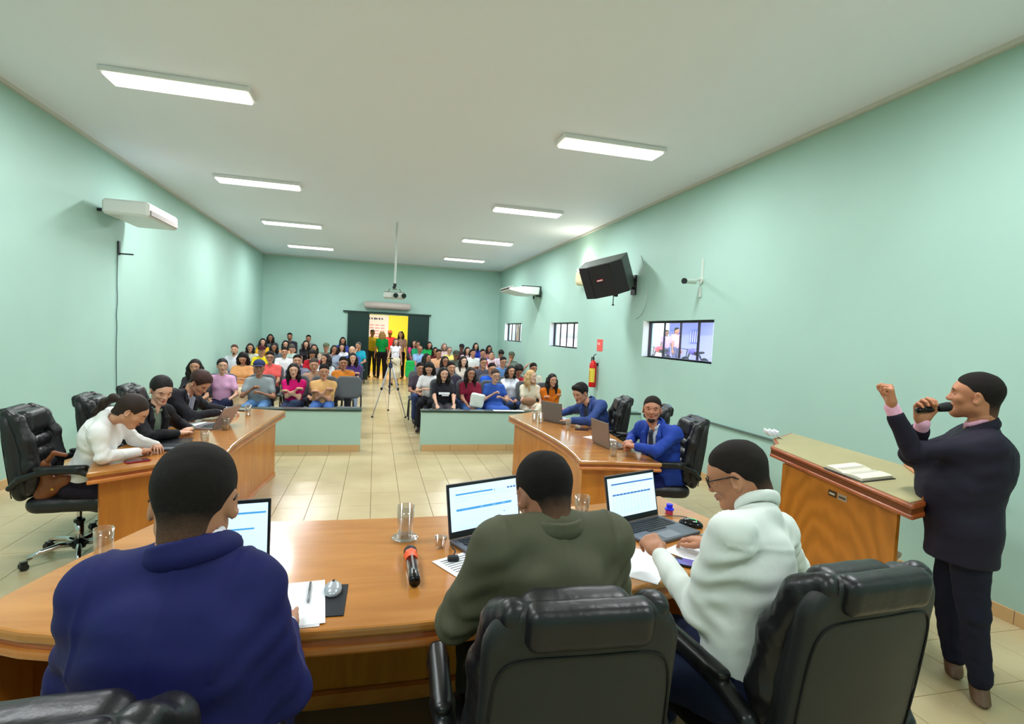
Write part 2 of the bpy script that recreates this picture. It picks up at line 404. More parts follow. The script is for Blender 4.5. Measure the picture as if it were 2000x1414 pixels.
def lid_mesh(): return mesh('eyelid', *Vol(.002).ell((0,.001,.0), (.0170,.0130,.0122)).ell((0,.016,-.0012), (.0130,.0100,.0046), k=.002, sub=True).mesh(), [skin((150,100,75))])
def lidc_mesh(): return mesh('eyelid', *Vol(.0025).ell((0,.001,.0), (.0170,.0132,.0115)).cone((-.012,.0125,-.003), (.012,.0125,-.003), .0012, k=.001, sub=True).mesh(), [skin((150,100,75))])
def brow_mesh(): return mesh('eyebrow', *Vol(.003).chain([(-.017,0,-.003), (0,.003,.002), (.016,-.004,.0)], (.003,.0042,.0028), k=.004).mesh(), [hairm()])
def lips_mesh(): return mesh('lips', *Vol(.003).cone((-.019,-.004,.001), (0,.004,.003), .004, .0065, k=.006).cone((.019,-.004,.001), (0,.004,.003), .004, .0065, k=.006).cone((-.012,.001,-.007), (.012,.001,-.007), .005, k=.004).mesh(), [mat('lips', (160,85,75), .4)])
def glasses_mesh():
    b = MB()
    for sx in (-1, 1):
        b.tube([(sx*.032+.024*math.cos(a), .106-.012*abs(math.cos(a)*sx*.5+.5), .002+.019*math.sin(a)) for a in np.linspace(0, 2*math.pi, 16, endpoint=False)], .0022, 6, closed=True)
        b.tube([(sx*.056,.096,.008), (sx*.074,.06,.01), (sx*.083,.0,.008), (sx*.084,-.02,-.004)], .0024, 6)
    b.tube([(-.009,.108,.006), (.009,.108,.006)], .0022, 6)
    return mesh('eyeglasses', b.V, b.F, [mat('dark_frame', (20,20,24), .25)], True)
def cap_mesh():
    v = Vol(.006).ell((0,-.016,.048), (.095,.114,.088)).cut((0,0,-1), (0,0,.045))
    v2 = Vol(.006).ell((0,.125,.046), (.066,.062,.010)); return mesh('cap', *joinm([v.mesh(), v2.mesh()]), [cloth((40,50,80))])
def beard_mesh():
    v = Vol(.004).cone((-.052,.004,-.062), (0,.072,-.094), .0255, .021, k=.02).cone((.052,.004,-.062), (0,.072,-.094), .0255, .021, k=.02).ell((0,.074,-.094), (.028,.02,.018))
    v.cone((-.030,.094,-.05), (.030,.094,-.05), .0055, k=.004); v.ell((0,.098,-.061), (.021,.014,.009), sub=True); v.ell((0,.02,-.03), (.05,.05,.05), sub=True); return mesh('beard', *v.mesh(), [hairm()])
def ik(a, c, hint, l1, l2):
    a = np.array(a, float); c = np.array(c, float); d = np.linalg.norm(c-a); u = (c-a)/max(d, 1e-6)
    if d > (l1+l2)*.999: k = d/((l1+l2)*.999); l1 *= k; l2 *= k
    x = (l1*l1-l2*l2+d*d)/(2*d); y = math.sqrt(max(0, l1*l1-x*x)); p = np.array(hint, float); p = unit(p-u*(p@u))
    return a+u*x+p*y
def setmat(o, m):
    for i in range(len(o.data.materials)): 
        if i == 0: o.material_slots[i].link = 'OBJECT'; o.material_slots[i].material = m
def person(label, S, group=None, name='person', fg=False):
    s = S.get('s', 1.0); g = S.get('girth', 1.0); fem = S.get('fem', False); sk = skin(S.get('skin', (176,124,94)))
    hips = np.array(S['hips'], float); neck = np.array(S['neck'], float); up = unit(neck-hips); L = np.linalg.norm(neck-hips)
    rt = S.get('right', (1,0,0)); rt = np.array(rt, float); rt = unit(rt-up*(rt@up)); fw = np.cross(up, rt)
    T = lambda a, b, c: hips+rt*a+fw*b+up*c
    sw = S.get('shw', .160 if fem else .178)*s
    dr = S.get('drop', .055)*s
    sh = S.get('sh') or (neck-rt*sw-up*dr, neck+rt*sw-up*dr); sh = [np.array(q, float) for q in sh]
    wr = [np.array(q, float) for q in S['wr']]; hint = S.get('hint') or (-up*.9-rt*.6-fw*.3, -up*.9+rt*.6-fw*.3)
    if S.get('el'): el = [np.array(q, float) for q in S['el']]
    else: el = [ik(sh[i], wr[i], hint[i], .285*s, .255*s) for i in (0, 1)]
    hc = np.array(S['head'], float); HR = frame(S.get('look', fw), roll=S.get('tilt', 0)); hs = S.get('hs', 1.0)
    hj = [T(-.088*s,0,0), T(.088*s,0,0)]; kn = [np.array(q, float) for q in S['kn']]; an = [np.array(q, float) for q in S['an']]
    base = np.array([hips[0], hips[1], S.get('floor', 0)])
    root = thing(name, label, 'person', tuple(base), group=group)
    hb = .014 if fg else .030; hcl = .0074 if fg else .023
    # ---- the body: one mesh
    b = Vol(hb); nk = hc+HR@np.array([0,-.04,-.10])*hs
    b.cone(neck-up*.02+fw*.022, nk, .046*s*(.86 if fem else 1), .053*hs*(.86 if fem else 1), k=.02)
    b.cone(T(0,0,L*.8), hips, .07*s, .08*s).cone(sh[0], sh[1], .032*s, k=.04)
    for i in (0, 1):
        b.cone(sh[i], el[i], (.034 if fg else .042)*s, (.031 if fg else .036)*s, k=.03).cone(el[i], wr[i], (.031 if fg else .038)*s, .025*s, k=.02)
        b.cone(hj[i], kn[i], .062*s, .050*s, k=.03).cone(kn[i], an[i], .052*s, .036*s, k=.02)
    parts = [b.mesh()]
    hV, hF = head_mesh(.0044 if fg else .0110, fem, .004 if g > 1.12 else 0); parts.append((hV*hs@HR.T+hc, hF))
    hp = S.get('hands', ('relaxed', 'relaxed')); hf = S.get('handf', (None, None)); hn = S.get('handn', (None, None))
    for i in (0, 1):
        f = unit(hf[i] if hf[i] is not None else wr[i]-el[i]); n = np.array(hn[i] if hn[i] is not None else (0,0,1.), float); n = unit(n-f*(n@f)); x = np.cross(f, n)
        R = np.stack([x, f, n], 1); V, F = hand_mesh(hp[i], .0034 if fg else .0110); V = V*s*(1.0 if not fem else .9)*S.get('handscale', 1)
        if i == 0: V = V*np.array([-1,1,1]); F = F[:, ::-1]     # left hand: mirror
        parts.append((V@R.T+wr[i], F))
    soft('body', parts, [sk], root)
    def on_head(nm, me, p=(0,0,0), m=None, lab=None):
        o = link(nm, me, root); o.matrix_local = Matrix(np.vstack([np.hstack([HR*hs, (hc+HR@np.array(p)*hs-base)[:,None]]), [0,0,0,1]]).tolist())
        if m: setmat(o, m)
        if lab: o['label'] = lab
        return o
    hcol = S.get('hairc', (22,17,15))
    if S.get('hair', 'short') != 'bald': on_head('hair', shared(('hm', S.get('hair', 'short'), fg), lambda: hair_mesh(S.get('hair', 'short'), .0045 if fg else .010)), m=hairm(hcol, S.get('hair', 'short') in ('short', 'fade', 'quiff')))
    if S.get('tail'): soft('ponytail', Vol(.006).chain(S['tail'], S['tailr'], k=.03).mesh(lambda P: .003*wob(P, 60, 3)), [hairm(hcol)], root)
    if not S.get('noface'):
        for sx in (-1, 1):
            if S.get('lids'): on_head('eyelid', shared('lidc', lidc_mesh), (sx*.031,.075,.001), sk)
            else: on_head('eye', shared('eye', eye_mesh), (sx*.031,.0745,.001)); on_head('eyelid', shared('lid', lid_mesh), (sx*.031,.0745,.001), sk)
            bm = shared('brow', brow_mesh); on_head('eyebrow', bm, (sx*.032,.088,.024), hairm(hcol if sum(hcol) < 200 else (70,50,35)))
        on_head('lips', shared('lips', lips_mesh), (0,.0935,-.058), mat('lips', S.get('lipc', (150,82,72)), .4))
    if S.get('glasses'): on_head('eyeglasses', shared('gl', glasses_mesh))
    if S.get('cap'): on_head('cap', shared('cap', cap_mesh), m=cloth(S['cap']))
    if S.get('beard'): on_head('beard', shared('beard', beard_mesh), m=hairm((40,30,25)))
    # ---- clothes
    top = S.get('top', 'tshirt'); tc = S.get('topc', (200,200,200)); jk = top == 'jacket'; e = .012 if jk else 0
    RT = np.stack([rt,fw,up],1); bel = S.get('belly', 0)
    def torso(v, e):
        kk = .05; ch = (.150 if fem else .168)*s*(g*.4+.6)+e; hp_ = (.150 if fem else .150)*s*(g*.5+.5)+e
        wa = (.128 if fem else .150)*s*(g*.6+.4)+e
        v.cone(T(0,.0,min(L*.74, L*.95-ch)), T(0,.012*g+bel,L*.36), ch, wa+bel*.4, k=kk, ax=fw, f=.70+.12*(g-1)+bel*2)
        v.cone(T(0,.012*g+bel,L*.36), T(0,-.01+bel*.4,.0), wa+bel*.4, hp_, k=kk, ax=fw, f=.74+.12*(g-1)+bel*2)
        v.ell(T(0,-.012,L*.70), (ch*.92,.112*s*(g*.6+.4)+e,.15*s), R=RT, k=kk)
        if fem:
            for sx in (-1, 1): v.ell(T(sx*.068*s,.078*s*(g*.5+.5),L*.64), .056*s, k=.035)
        v.cone(sh[0]*.92+sh[1]*.08, sh[1]*.92+sh[0]*.08, .050*s+e, k=.05)
        for i in (0, 1): v.cone(neck-up*.010-fw*.012, sh[i]+up*.010, .044*s+e*.4, .044*s+e*.5, k=.045)
    v = Vol(hcl); torso(v, e)
    slv = S.get('sleeve', {'jacket': 2, 'long': 2, 'tshirt': .62, 'tank': 0, 'dress': .5}[top])
    def ring(r, hb, hf_, amax):                # loop round the neck: high at the back, low at the throat
        na = unit(unit(nk-neck)+up*1.3); r1 = unit(rt-na*(rt@na)); f1 = np.cross(na, r1)
        return [neck+r1*math.sin(a)*r-f1*math.cos(a)*r*.98+f1*.006+na*(hf_+(hb-hf_)*(.5+.5*math.cos(a))) for a in np.linspace(-amax, amax, 27)]
    for i in (0, 1):
        r0, r1, r2 = (.056,.051,.041) if jk else ((.051,.047,.035) if slv >= 1 else (.058,.055,.05))
        sg = S.get('arm', 1.0)*s
        if slv > 0:
            if slv < 1: v.cone(sh[i], sh[i]+(el[i]-sh[i])*slv, r0*sg, r1*sg, k=.035); v.cut(unit(el[i]-sh[i]), sh[i]+(el[i]-sh[i])*(slv+.05)) if False else None
            else: v.cone(sh[i], el[i], r0*sg, r1*sg, k=.07); v.cone(el[i], el[i]+(wr[i]-el[i])*(slv-1)*(.94 if not S.get('cuff') else .76), r1*sg, (r1+(r2-r1)*(slv-1))*sg, k=.02)
    if jk:                                     # skirt of the jacket over hips and thighs
        for i in (0, 1): v.cone(hj[i], hj[i]+(kn[i]-hj[i])*.28, .108*s*(g*.5+.5), .100*s, k=.06)
        if S.get('standing'): v.cone(T(0,bel*.5,.02), T(0,bel*.3,-.16*s), .165*s*(g*.5+.5), .175*s*(g*.5+.5), ax=fw, f=.78, k=.04); v.cut(-up, T(0,0,-.17*s))
        na = unit(unit(nk-neck)+up*1.3); cl = Vol(.0055 if fg else .012).chain(ring(.068*s, .046*s, -.034*s, 2.1), [.0080*s]*27, k=.006, ax=na, f=2.0).chain(ring(.078*s, .026*s, -.050*s, 2.1), [.0080*s]*27, k=.012, ax=na, f=1.8)
        soft('jacket_collar', cl.mesh(), [S.get('topm') or cloth(tc, .7)], root)
    elif S.get('collar'): na = unit(unit(nk-neck)+up*1.3); soft('shirt_collar', Vol(.0055).chain(ring(.060*s, .052*s, .0, 2.7), [.009*s]*27, k=.006, ax=na, f=2.0).mesh(), [cloth(tc, .75)], root)
    if top == 'dress' or S.get('untuck'):
        for i in (0, 1): v.cone(hj[i], hj[i]+(kn[i]-hj[i])*(1.0 if top == 'dress' else .25), .105*s*(g*.5+.5), .10*s if top == 'dress' else .092*s, k=.10)
        if top == 'dress':
            for i in (0, 1): v.cone(kn[i], kn[i]+(an[i]-kn[i])*.5, .10*s, .11*s, k=.10)
    if not jk and not S.get('collar'): v.ell(neck+unit(nk-neck)*.055+fw*.03, (.062*s,.072*s,.040*s), R=RT, k=.01, sub=True)
    if S.get('vneck'):                         # open jacket front
        v.cone(neck+fw*.085+up*.02, T(0,.150*g+bel*1.6,L*.28), .060*s, .022*s, k=.008, sub=True)
    if not jk and top != 'dress': v.cut(-up, T(0,0,-.035*s))
    amp = S.get('fold', .0045 if fg else .003)*(1.35 if fg else 1)
    E0, E1, S0, S1 = el[0], el[1], sh[0], sh[1]
    def disp(P):
        w1 = wob(P, 15, 11); w2 = wob(P, 34, 5); o = amp*w1+amp*.45*w2; w3 = wob(P, 9, 21)
        for E, A, W in ((E0, S0, wr[0]), (E1, S1, wr[1])):
            d = np.linalg.norm(P-E, axis=1); o += amp*.8*np.exp(-(d/.085)**2)*np.sin((P@unit(A-W+np.array([.05,.1,.05])))*2*math.pi/.055+2.2*w1)
            d = np.linalg.norm(P-A+up*.10, axis=1); o += amp*.8*np.exp(-(d/.13)**2)*np.sin((P@unit(rt*.5-up*.8+fw*.2))*2*math.pi/.075+2.5*w3+1.5*w1)
        if fg:                                   # sewn seams: sleeve heads, centre back of a jacket, yoke of a shirt
            for A, sg_ in ((S0, -1), (S1, 1)):
                q = (P-A)@rt*sg_+.012; o -= .0042*np.exp(-(q/.0065)**2)*((P-A)@up > -.12)*((P-A)@up > -.13)
            if jk: q = (P-neck)@rt; o -= .0035*np.exp(-(q/.006)**2)*((P-neck)@fw < -.02)
            else: q = (P-neck)@up+.095; o -= .003*np.exp(-(q/.006)**2)*((P-neck)@fw < -.02)
        o += amp*.7*np.clip(w3, 0, 1)*np.sin((P@unit(rt*.35+up*.9+fw*.3))*2*math.pi/.11+2.5*w1)
        return o
    nm = {'jacket': 'suit_jacket', 'long': 'shirt', 'tshirt': 'shirt', 'tank': 'tank_top', 'dress': 'dress'}[top]
    soft(nm, v.mesh(disp), [S.get('topm') or cloth(tc, .75 if not jk else .7)], root)
    if jk and slv >= 2:                        # shirt cuffs and collar show past the jacket
        for i in (0, 1):
            d = unit(wr[i]-el[i]); soft('shirt_cuff', Vol(.005).cone(wr[i]-d*(.09 if S.get('cuff') else .035), wr[i]-d*.004, .036*s, .034*s, k=.005).mesh(), [cloth(S.get('shirtc', (225,225,230)))], root)
        c2 = Vol(.008)
        if S.get('vneck'):
            torso(c2, -.004); c2.cut(-up, T(0,0,L*.22)); c2.cut(-fw, T(0,.02,L*.6))
        c2.chain(ring(.060*s, S.get('colh', .052)*s, -.004, 2.75), [.0065*s]*27, k=.006, ax=unit(unit(nk-neck)+up*1.3), f=2.0)
        soft('shirt', c2.mesh(), [cloth(S.get('shirtc', (225,225,230)))], root)
        if S.get('vneck'):
            lv = Vol(.007); P0 = T(0,.118*g+bel*1.5,L*.27)
            for sx in (-1, 1): lv.chain([neck+rt*sx*.060*s+fw*.035+up*.026, neck+rt*sx*.082*s+fw*.108-up*.050, neck*.45+P0*.55+rt*sx*.070+fw*.080, P0+rt*sx*.022+fw*.050], [.014,.028,.027,.014], k=.01, ax=fw, f=.38)
            soft('lapel', lv.mesh(), [S.get('topm') or cloth(tc, .7)], root)
        if S.get('tie'):
            tv = Vol(.005).ell(neck+fw*.094-up*.018, (.021,.018,.022)).cone(neck+fw*.108-up*.03, T(0,.165*g+bel*1.4,L*.30), .021, .036, ax=fw, f=.6)
            soft('necktie', tv.mesh(), [S['tie']], root)
    bt = S.get('bottom', 'trousers')
    if bt and top != 'dress':
        p = Vol(hcl if not fg else .014); p.ell(T(0,-.012,0), (.158*s*(g*.5+.5),.122*s*(g*.6+.4),.12*s), R=np.stack([rt,fw,up],1), k=.04)
        for i in (0, 1):
            if bt == 'skirt': p.cone(hj[i], kn[i], .100*s, .088*s, k=.12).cone(kn[i], kn[i]+(an[i]-kn[i])*.45, .09*s, .10*s, k=.12)
            else: p.cone(hj[i], kn[i], .094*s*(g*.4+.6), .070*s, k=.03).cone(kn[i], an[i]+(kn[i]-an[i])*.06, .066*s, .056*s, k=.02)
        a2 = .006 if fg else .003
        soft('skirt' if bt == 'skirt' else 'trousers', p.mesh(lambda P: a2*wob(P, 22, 4)+a2*.6*wob(P, 50, 9)), [cloth(S.get('botc', (40,50,80)))], root)
    toe = S.get('toe'); 
    for i in (0, 1):
        td = unit(toe[i] if toe else (fw[0], fw[1], 0)); fz = S.get('floor', 0); a = an[i]; z0 = a[2]-.075*s
        q = Vol(.008 if fg else .018); q.cone(a+np.array([0,0,-.03])-td*.02, a+td*.15*s+np.array([0,0,z0+.030-a[2]]), .040*s, .036*s, k=.02)
        q.cone(a-td*.045+np.array([0,0,z0+.03-a[2]]), a+td*.20*s+np.array([0,0,z0+.024-a[2]]), .038*s, .033*s, k=.02); q.cut((0,0,-1), (0,0,z0))
        soft('shoe', q.mesh(), [mat('shoe', S.get('shoec', (40,32,28)), .5)], root)
    return root
# ------------------------------------------------------------------ the room
WALL = mat('mint_wall_paint', (170,204,192), .55, bump=.25, bscale=3.5, var=.035, vscale=.9, spec=.35, bdist=.01)
CEILM = mat('ceiling_paint', (240,243,254), .7, bump=.05, bscale=30)
TRIM = mat('baseboard_tile', (205,168,118), .4, var=.06, vscale=3)
DARKG = mat('dark_green_glass', (34,52,50), .12, spec=.6)
METAL = mat('dark_metal', (60,62,66), .35, metal=.6)
WT = .15
def struct(o, name=None): return tag(o, kind='structure')
def wall_open(name, x, y0, y1, z1, holes, out):       # wall along Y at x, thickness WT to side out; holes (ya,yb,za,zb)
    b = MB(); cuts = sorted(holes); y = y0; xc = x+out*WT/2
    for ya, yb, za, zb in cuts:
        b.box((xc, (y+ya)/2, z1/2), (WT, ya-y, z1)); b.box((xc, (ya+yb)/2, za/2), (WT, yb-ya, za)); b.box((xc, (ya+yb)/2, (zb+z1)/2), (WT, yb-ya, z1-zb)); y = yb
    b.box((xc, (y+y1)/2, z1/2), (WT, y1-y, z1)); return struct(b.build(name, WALL))
WIN = [(6.36, 8.25, 1.585, 2.175), (11.38, 13.25, 1.60, 2.19), (16.2, 18.25, 1.62, 2.21)]
wr_ = wall_open('wall_right', XR, YF, YB+.2, ZC, WIN, 1)
wl_ = struct(MB().box((XL-WT/2, (YF+YB)/2, ZC/2), (WT, YB-YF+.4, ZC)).build('wall_left', WALL))
struct(MB().box(((XL+XR)/2, YF-WT/2, ZC/2), (XR-XL+.3, WT, ZC)).build('wall_front', WALL))
b = MB(); DX0, DX1, DZ = -.92, 1.82, 2.30
b.box(((XL+DX0)/2, YB+WT/2, ZC/2), (DX0-XL, WT, ZC)); b.box(((XR+DX1)/2, YB+WT/2, ZC/2), (XR-DX1, WT, ZC)); b.box(((DX0+DX1)/2, YB+WT/2, (ZC+DZ)/2), (DX1-DX0, WT, ZC-DZ))
struct(b.build('wall_back', WALL))
struct(MB().box(((XL+XR)/2, (YF+YB)/2, ZC+.05), (XR-XL+.4, YB-YF+.4, .1)).build('ceiling', CEILM))
# ceiling moulding
tr = MB(); tr.box((XL+.02, (YF+YB)/2, ZC-.02), (.04, YB-YF, .04)); tr.box((XR-.02, (YF+YB)/2, ZC-.02), (.04, YB-YF, .04)); tr.box(((XL+XR)/2, YB-.02, ZC-.02), (XR-XL, .04, .04))
struct(tr.build('trim_1', mat('ceiling_moulding', (205,205,196), .6)))
# floor: grout bed and tiles
GR = mat('grout', (120,98,70), .9); TX, TY, X0g, Y0g = .305, .44, .011, 2.18
fl = struct(MB().box(((XL+XR)/2, (YF+YB)/2+2, -.055), (XR-XL+.2, YB-YF+5, .1)).build('floor', GR))
def tile_material():
    m = bpy.data.materials.new('beige_floor_tile'); m.use_nodes = True; n = m.node_tree; b = n.nodes['Principled BSDF']
    oi = n.nodes.new('ShaderNodeNewGeometry'); tc = n.nodes.new('ShaderNodeTexCoord'); t = n.nodes.new('ShaderNodeTexNoise'); t.inputs['Scale'].default_value = 1.2; t.inputs['Detail'].default_value = 6
    n.links.new(oi.outputs['Position'], t.inputs[0]); r = n.nodes.new('ShaderNodeValToRGB')
    r.color_ramp.elements[0].position = .35; r.color_ramp.elements[1].position = .68
    r.color_ramp.elements[0].color = srgb(186,166,126); r.color_ramp.elements[1].color = srgb(204,186,146)
    n.links.new(t.outputs[0], r.inputs[0]); n.links.new(r.outputs[0], b.inputs['Base Color'])
    b.inputs['Roughness'].default_value = .26; b.inputs['Specular IOR Level'].default_value = .45; return m
TM = tile_material()
tme = MB().bevbox((0,0,-.003), (TX-.004, TY-.004, .007), .0015); tme = mesh('tile', tme.V, tme.F, TM, False)
def project(x, y, z):
    c = CM @ np.array([x, y, z-CAMZ]); return (1000+1054.94*c[0]/c[2], 707+1054.94*c[1]/c[2], c[2]) if c[2] > .1 else None
DAIS = [(-1.75, -2.4), (1.62, -2.4), (1.80, 2.05), (1.66, 2.62), (-1.0, 2.5), (-1.28, 1.9), (-1.75, 1.0)]
def inpoly(x, y, P):
    c = False; n = len(P)
    for i in range(n):
        (x1,y1), (x2,y2) = P[i], P[(i+1)%n]
        if (y1 > y) != (y2 > y) and x < (x2-x1)*(y-y1)/(y2-y1)+x1: c = not c
    return c
near = []; rest = MB()
for i in range(-13, 16):
    for j in range(-11, 42):
        x = X0g+TX*(i+.5); y = Y0g+TY*(j+.5)
        x0, x1, y0, y1 = max(x-TX/2, XL), min(x+TX/2, XR), max(y-TY/2, YF), min(y+TY/2, YB+.2)
        if x1-x0 < .02 or y1-y0 < .02: continue
        full = x1-x0 > TX-.001 and y1-y0 > TY-.001; p = project(x, y, 0)
        vis = p and -60 < p[0] < 2060 and p[1] < 1460
        hid = inpoly(x, y, DAIS) or (y > 8.6 and not -.3 < x < .8) or (-.9 < x < 1.4 and y < 2.9)
        if full and vis and not hid: near.append((p[2], x, y))
        else: rest.bevbox(((x0+x1)/2, (y0+y1)/2, -.003), (x1-x0-.004, y1-y0-.004, .007), .0015)
near.sort()
for k, (_, x, y) in enumerate(near):
    if k < 295: link('tile', tme, fl, (x, y, 0))
    else: rest.bevbox((x, y, -.003), (TX-.004, TY-.004, .007), .0015)
tag(rest.build('tile', TM, fl), 'remaining beige floor tiles', kind='stuff')
# low dais under the front desk
dz = .15
da = struct(MB().prism(DAIS, .0, dz-.006).build('floor_dais', GR)); n = 0; rest = MB()
for i in range(-6, 6):
    for j in range(-11, 2):
        x = .16+TX*(i+.5); y = .10+TY*(j+.5)
        if all(inpoly(x+a*TX*.49, y+c*TY*.49, DAIS) for a in (-1,1) for c in (-1,1)): link('tile', tme, da, (x, y, dz-.002)); n += 1
# baseboards, tile by tile
def skirting(name, pts, n, h=.10, t=.012):
    o = struct(MB().box((0,0,-.03), (.01,.01,.02)).build(name, TRIM)) if False else None
    a, bq = np.array(pts[0]), np.array(pts[1]); d = (bq-a)/n; L = np.linalg.norm(d); u = d/L
    back = MB(); m_ = (a+bq)/2; R = np.stack([np.append(u,0), np.cross((0,0,1), np.append(u,0)), (0,0,1.)], 1)
    back.box((m_[0], m_[1], h/2-.001), (L*n, t*.6, h-.004), R); o = struct(back.build(name, GR))
    me = MB().bevbox((0,0,h/2), (L-.004, t, h), .002, R); me = mesh('baseboard_tile', me.V, me.F, TRIM, False)
    for k in range(n): link('baseboard_tile', me, o, (*(a+d*(k+.5)), 0))
skirting('baseboard_right', ((XR-.007, 1.0), (XR-.007, 19.4)), 44); skirting('baseboard_left', ((XL+.007, 3.0), (XL+.007, 19.4)), 40)
# low partition walls in front of the public
LW = .615; GRN = mat('dark_stone_cap', (52,72,66), .25)
for k, (x0, x1) in enumerate(((XL, -.165), (.722, XR))):
    struct(MB().box(((x0+x1)/2, 8.31, LW/2-.01), (x1-x0, .14, LW-.02)).build('wall_low', WALL))
    struct(MB().bevbox(((x0+x1)/2, 8.31, LW), (x1-x0+.02, .18, .024), .004).build('trim_%d' % (k+2), GRN))
skirting('baseboard_low', ((-3.6, 8.233), (-.17, 8.233)), 8); skirting('baseboard_low', ((.727, 8.233), (4.3, 8.233)), 8)
# raised strips for the last rows
for k, (x0, x1) in enumerate(((XL, -.75), (1.1, XR))):
    struct(MB().box(((x0+x1)/2, 18.45, .10), (x1-x0, 2.1, .2)).build('floor_riser', TM))
# windows
WHT = mat('window_reveal', (235,240,240), .5); FR = mat('window_frame_metal', (42,40,48), .35, metal=.5)
GL = thin_glass('clear_glass', (.95,.96,1.0), .02, .4)
for k, (ya, yb, za, zb) in enumerate(WIN):
    x = XR+.09; f = MB(); zt = .035
    f.box((x, (ya+yb)/2, zb-zt/2), (.05, yb-ya, zt)); f.box((x, (ya+yb)/2, za+.009), (.05, yb-ya, .018))
    f.box((x, ya+.01, (za+zb)/2), (.05, .02, zb-za)); f.box((x, yb-.01, (za+zb)/2), (.05, .02, zb-za))
    wn = struct(f.build('window_%d' % (k+1), FR)); n = 4
    for i in range(1, n): MB().box((x, ya+(yb-ya)*i/n, (za+zb)/2), (.03, .012 if i != 1 else .022, zb-za-.04)).build('mullion', FR, wn)
    for i in range(n): MB().box((x, ya+(yb-ya)*(i+.5)/n, (za+zb)/2), (.004, (yb-ya)/n-.02, zb-za-.04)).build('pane', GL, wn)
    MB().box((XR+.075, (ya+yb)/2, za-.004), (.15, yb-ya, .008)).build('sill', WHT, wn)
    MB().box((XR+.02, yb-.003, (za+zb)/2), (.13, .006, zb-za)).build('reveal', WHT, wn)
# door opening, sliding dark glass leaves on a top track
dn = struct(MB().bevbox((.40, YB-.07, 2.365), (3.0, .08, .05), .006).build('door_track', DARKG)); dn.name = 'door_1'
for x0, x1 in ((-.94, -.22), (1.10, 1.84)):
    p = MB().bevbox(((x0+x1)/2, YB-.045, 1.17), (x1-x0, .03, 2.32), .004).build('sliding_leaf', DARKG, dn)
    MB().box(((x0+x1)/2, YB-.065, 1.02), (x1-x0-.02, .02, .07)).build('push_bar', mat('black_bar', (12,12,14), .4), p)
# yellow hallway behind the door
YEL = mat('yellow_paint', (232,214,60), .6); HM = mat('hall_tile', (214,170,140), .3)
struct(MB().box((.5, 22.0, -.05), (5, 5.2, .1)).build('floor_hall', HM))
struct(MB().box((.6, 23.6, 1.6), (5, .12, 3.2)).build('wall_hall_back', YEL)); struct(MB().box((1.75, 21.6, 1.6), (.12, 3.9, 3.2)).build('wall_hall_right', YEL))
struct(MB().box((-1.6, 21.6, 1.6), (.12, 3.9, 3.2)).build('wall_hall_left', YEL)); struct(MB().box((.4, 21.68, 3.15), (4, 3.95, .1)).build('ceiling_hall', CEILM))
l = bpy.data.lights.new('hallway_lamp_light', 'AREA'); l.size = 1.2; l.energy = 110; lo = bpy.data.objects.new('hallway_lamp_light', l); C.objects.link(lo); lo.location = (.4, 21.4, 3.05)
po = thing('notice_banner', 'white and pink notice banner on the yellow hallway wall', 'banner', (-.15, 23.53, 1.2))
MB().box((0,-.005,.55), (1.35,.01,1.25)).build('sheet', mat('poster_paper', (225,212,222), .7), po); 
bb = MB()
for k in range(9): bb.box((-.42+k*.10+.012*(k%3),-.012,1.02), (.07,.004,.09 if k%2 else .07))
bb.build('heading', mat('poster_ink', (70,75,95), .6), po)
bb = MB()
for r in range(6):
    for k in range(5): bb.box((-.45+k*.22,-.012,.75-r*.12), (.16,.004,.035))
bb.build('text_lines', mat('poster_pink', (190,120,150), .6), po)
# ceiling lamps (their light is set at the top)
LF = mat('lamp_body', (235,235,235), .4); LD = mat('lamp_diffuser', (255,253,245), .5, emit=2.6)
for q, (x, y) in enumerate(LAMPS):
    side = 'over the windows side' if x > 0 else 'over the cable side'
    t = thing('ceiling_lamp', 'long white ceiling lamp, '+['seventh','sixth','fourth','third','second','first'][q//2].replace('sixth','fifth').replace('seventh','sixth')+' from the door wall on the '+('windows' if x > 0 else 'long cable wall')+' side', 'lamp', (x, y, ZC-.08), group='ceiling lamps')
    MB().bevbox((0,0,.055), (1.28,.32,.05), .006).build('housing', LF, t); MB().bevbox((0,0,.02), (1.22,.27,.03), .008).build('diffuser', LD, t)
# ------------------------------------------------------------------ outside the windows
EXT = mat('pale_ground', (205,190,165), .9, var=.1, vscale=1); struct(MB().box((24, 18, -.2), (39, 60, .1)).build('ground', EXT)); struct(MB().box((25, 18, .25), (34, 60, .9)).build('ground_street', EXT))
hb = thing('house', 'pale violet house wall with two small windows outside the big window', 'building', (15.0, 23.5, .70))
MB().box((0,0,1.2), (.3,3.8,2.4)).build('house_wall', mat('violet_wall', (140,144,214), .8), hb)
MB().box((-.2,0,2.5), (1.2,4.2,.2)).build('roof', mat('grey_roof', (165,160,185), .8), hb)
for y in (-.5, 1.3):
    w_ = MB().box((-.17,y,1.45), (.06,.75,.6)).build('house_window', mat('violet_shutter', (85,90,170), .5), hb)
    for k in range(4): MB().box((-.21,y-.27+.18*k,1.45), (.03,.02,.56)).build('bar', mat('bar_white', (210,210,235), .6), w_)
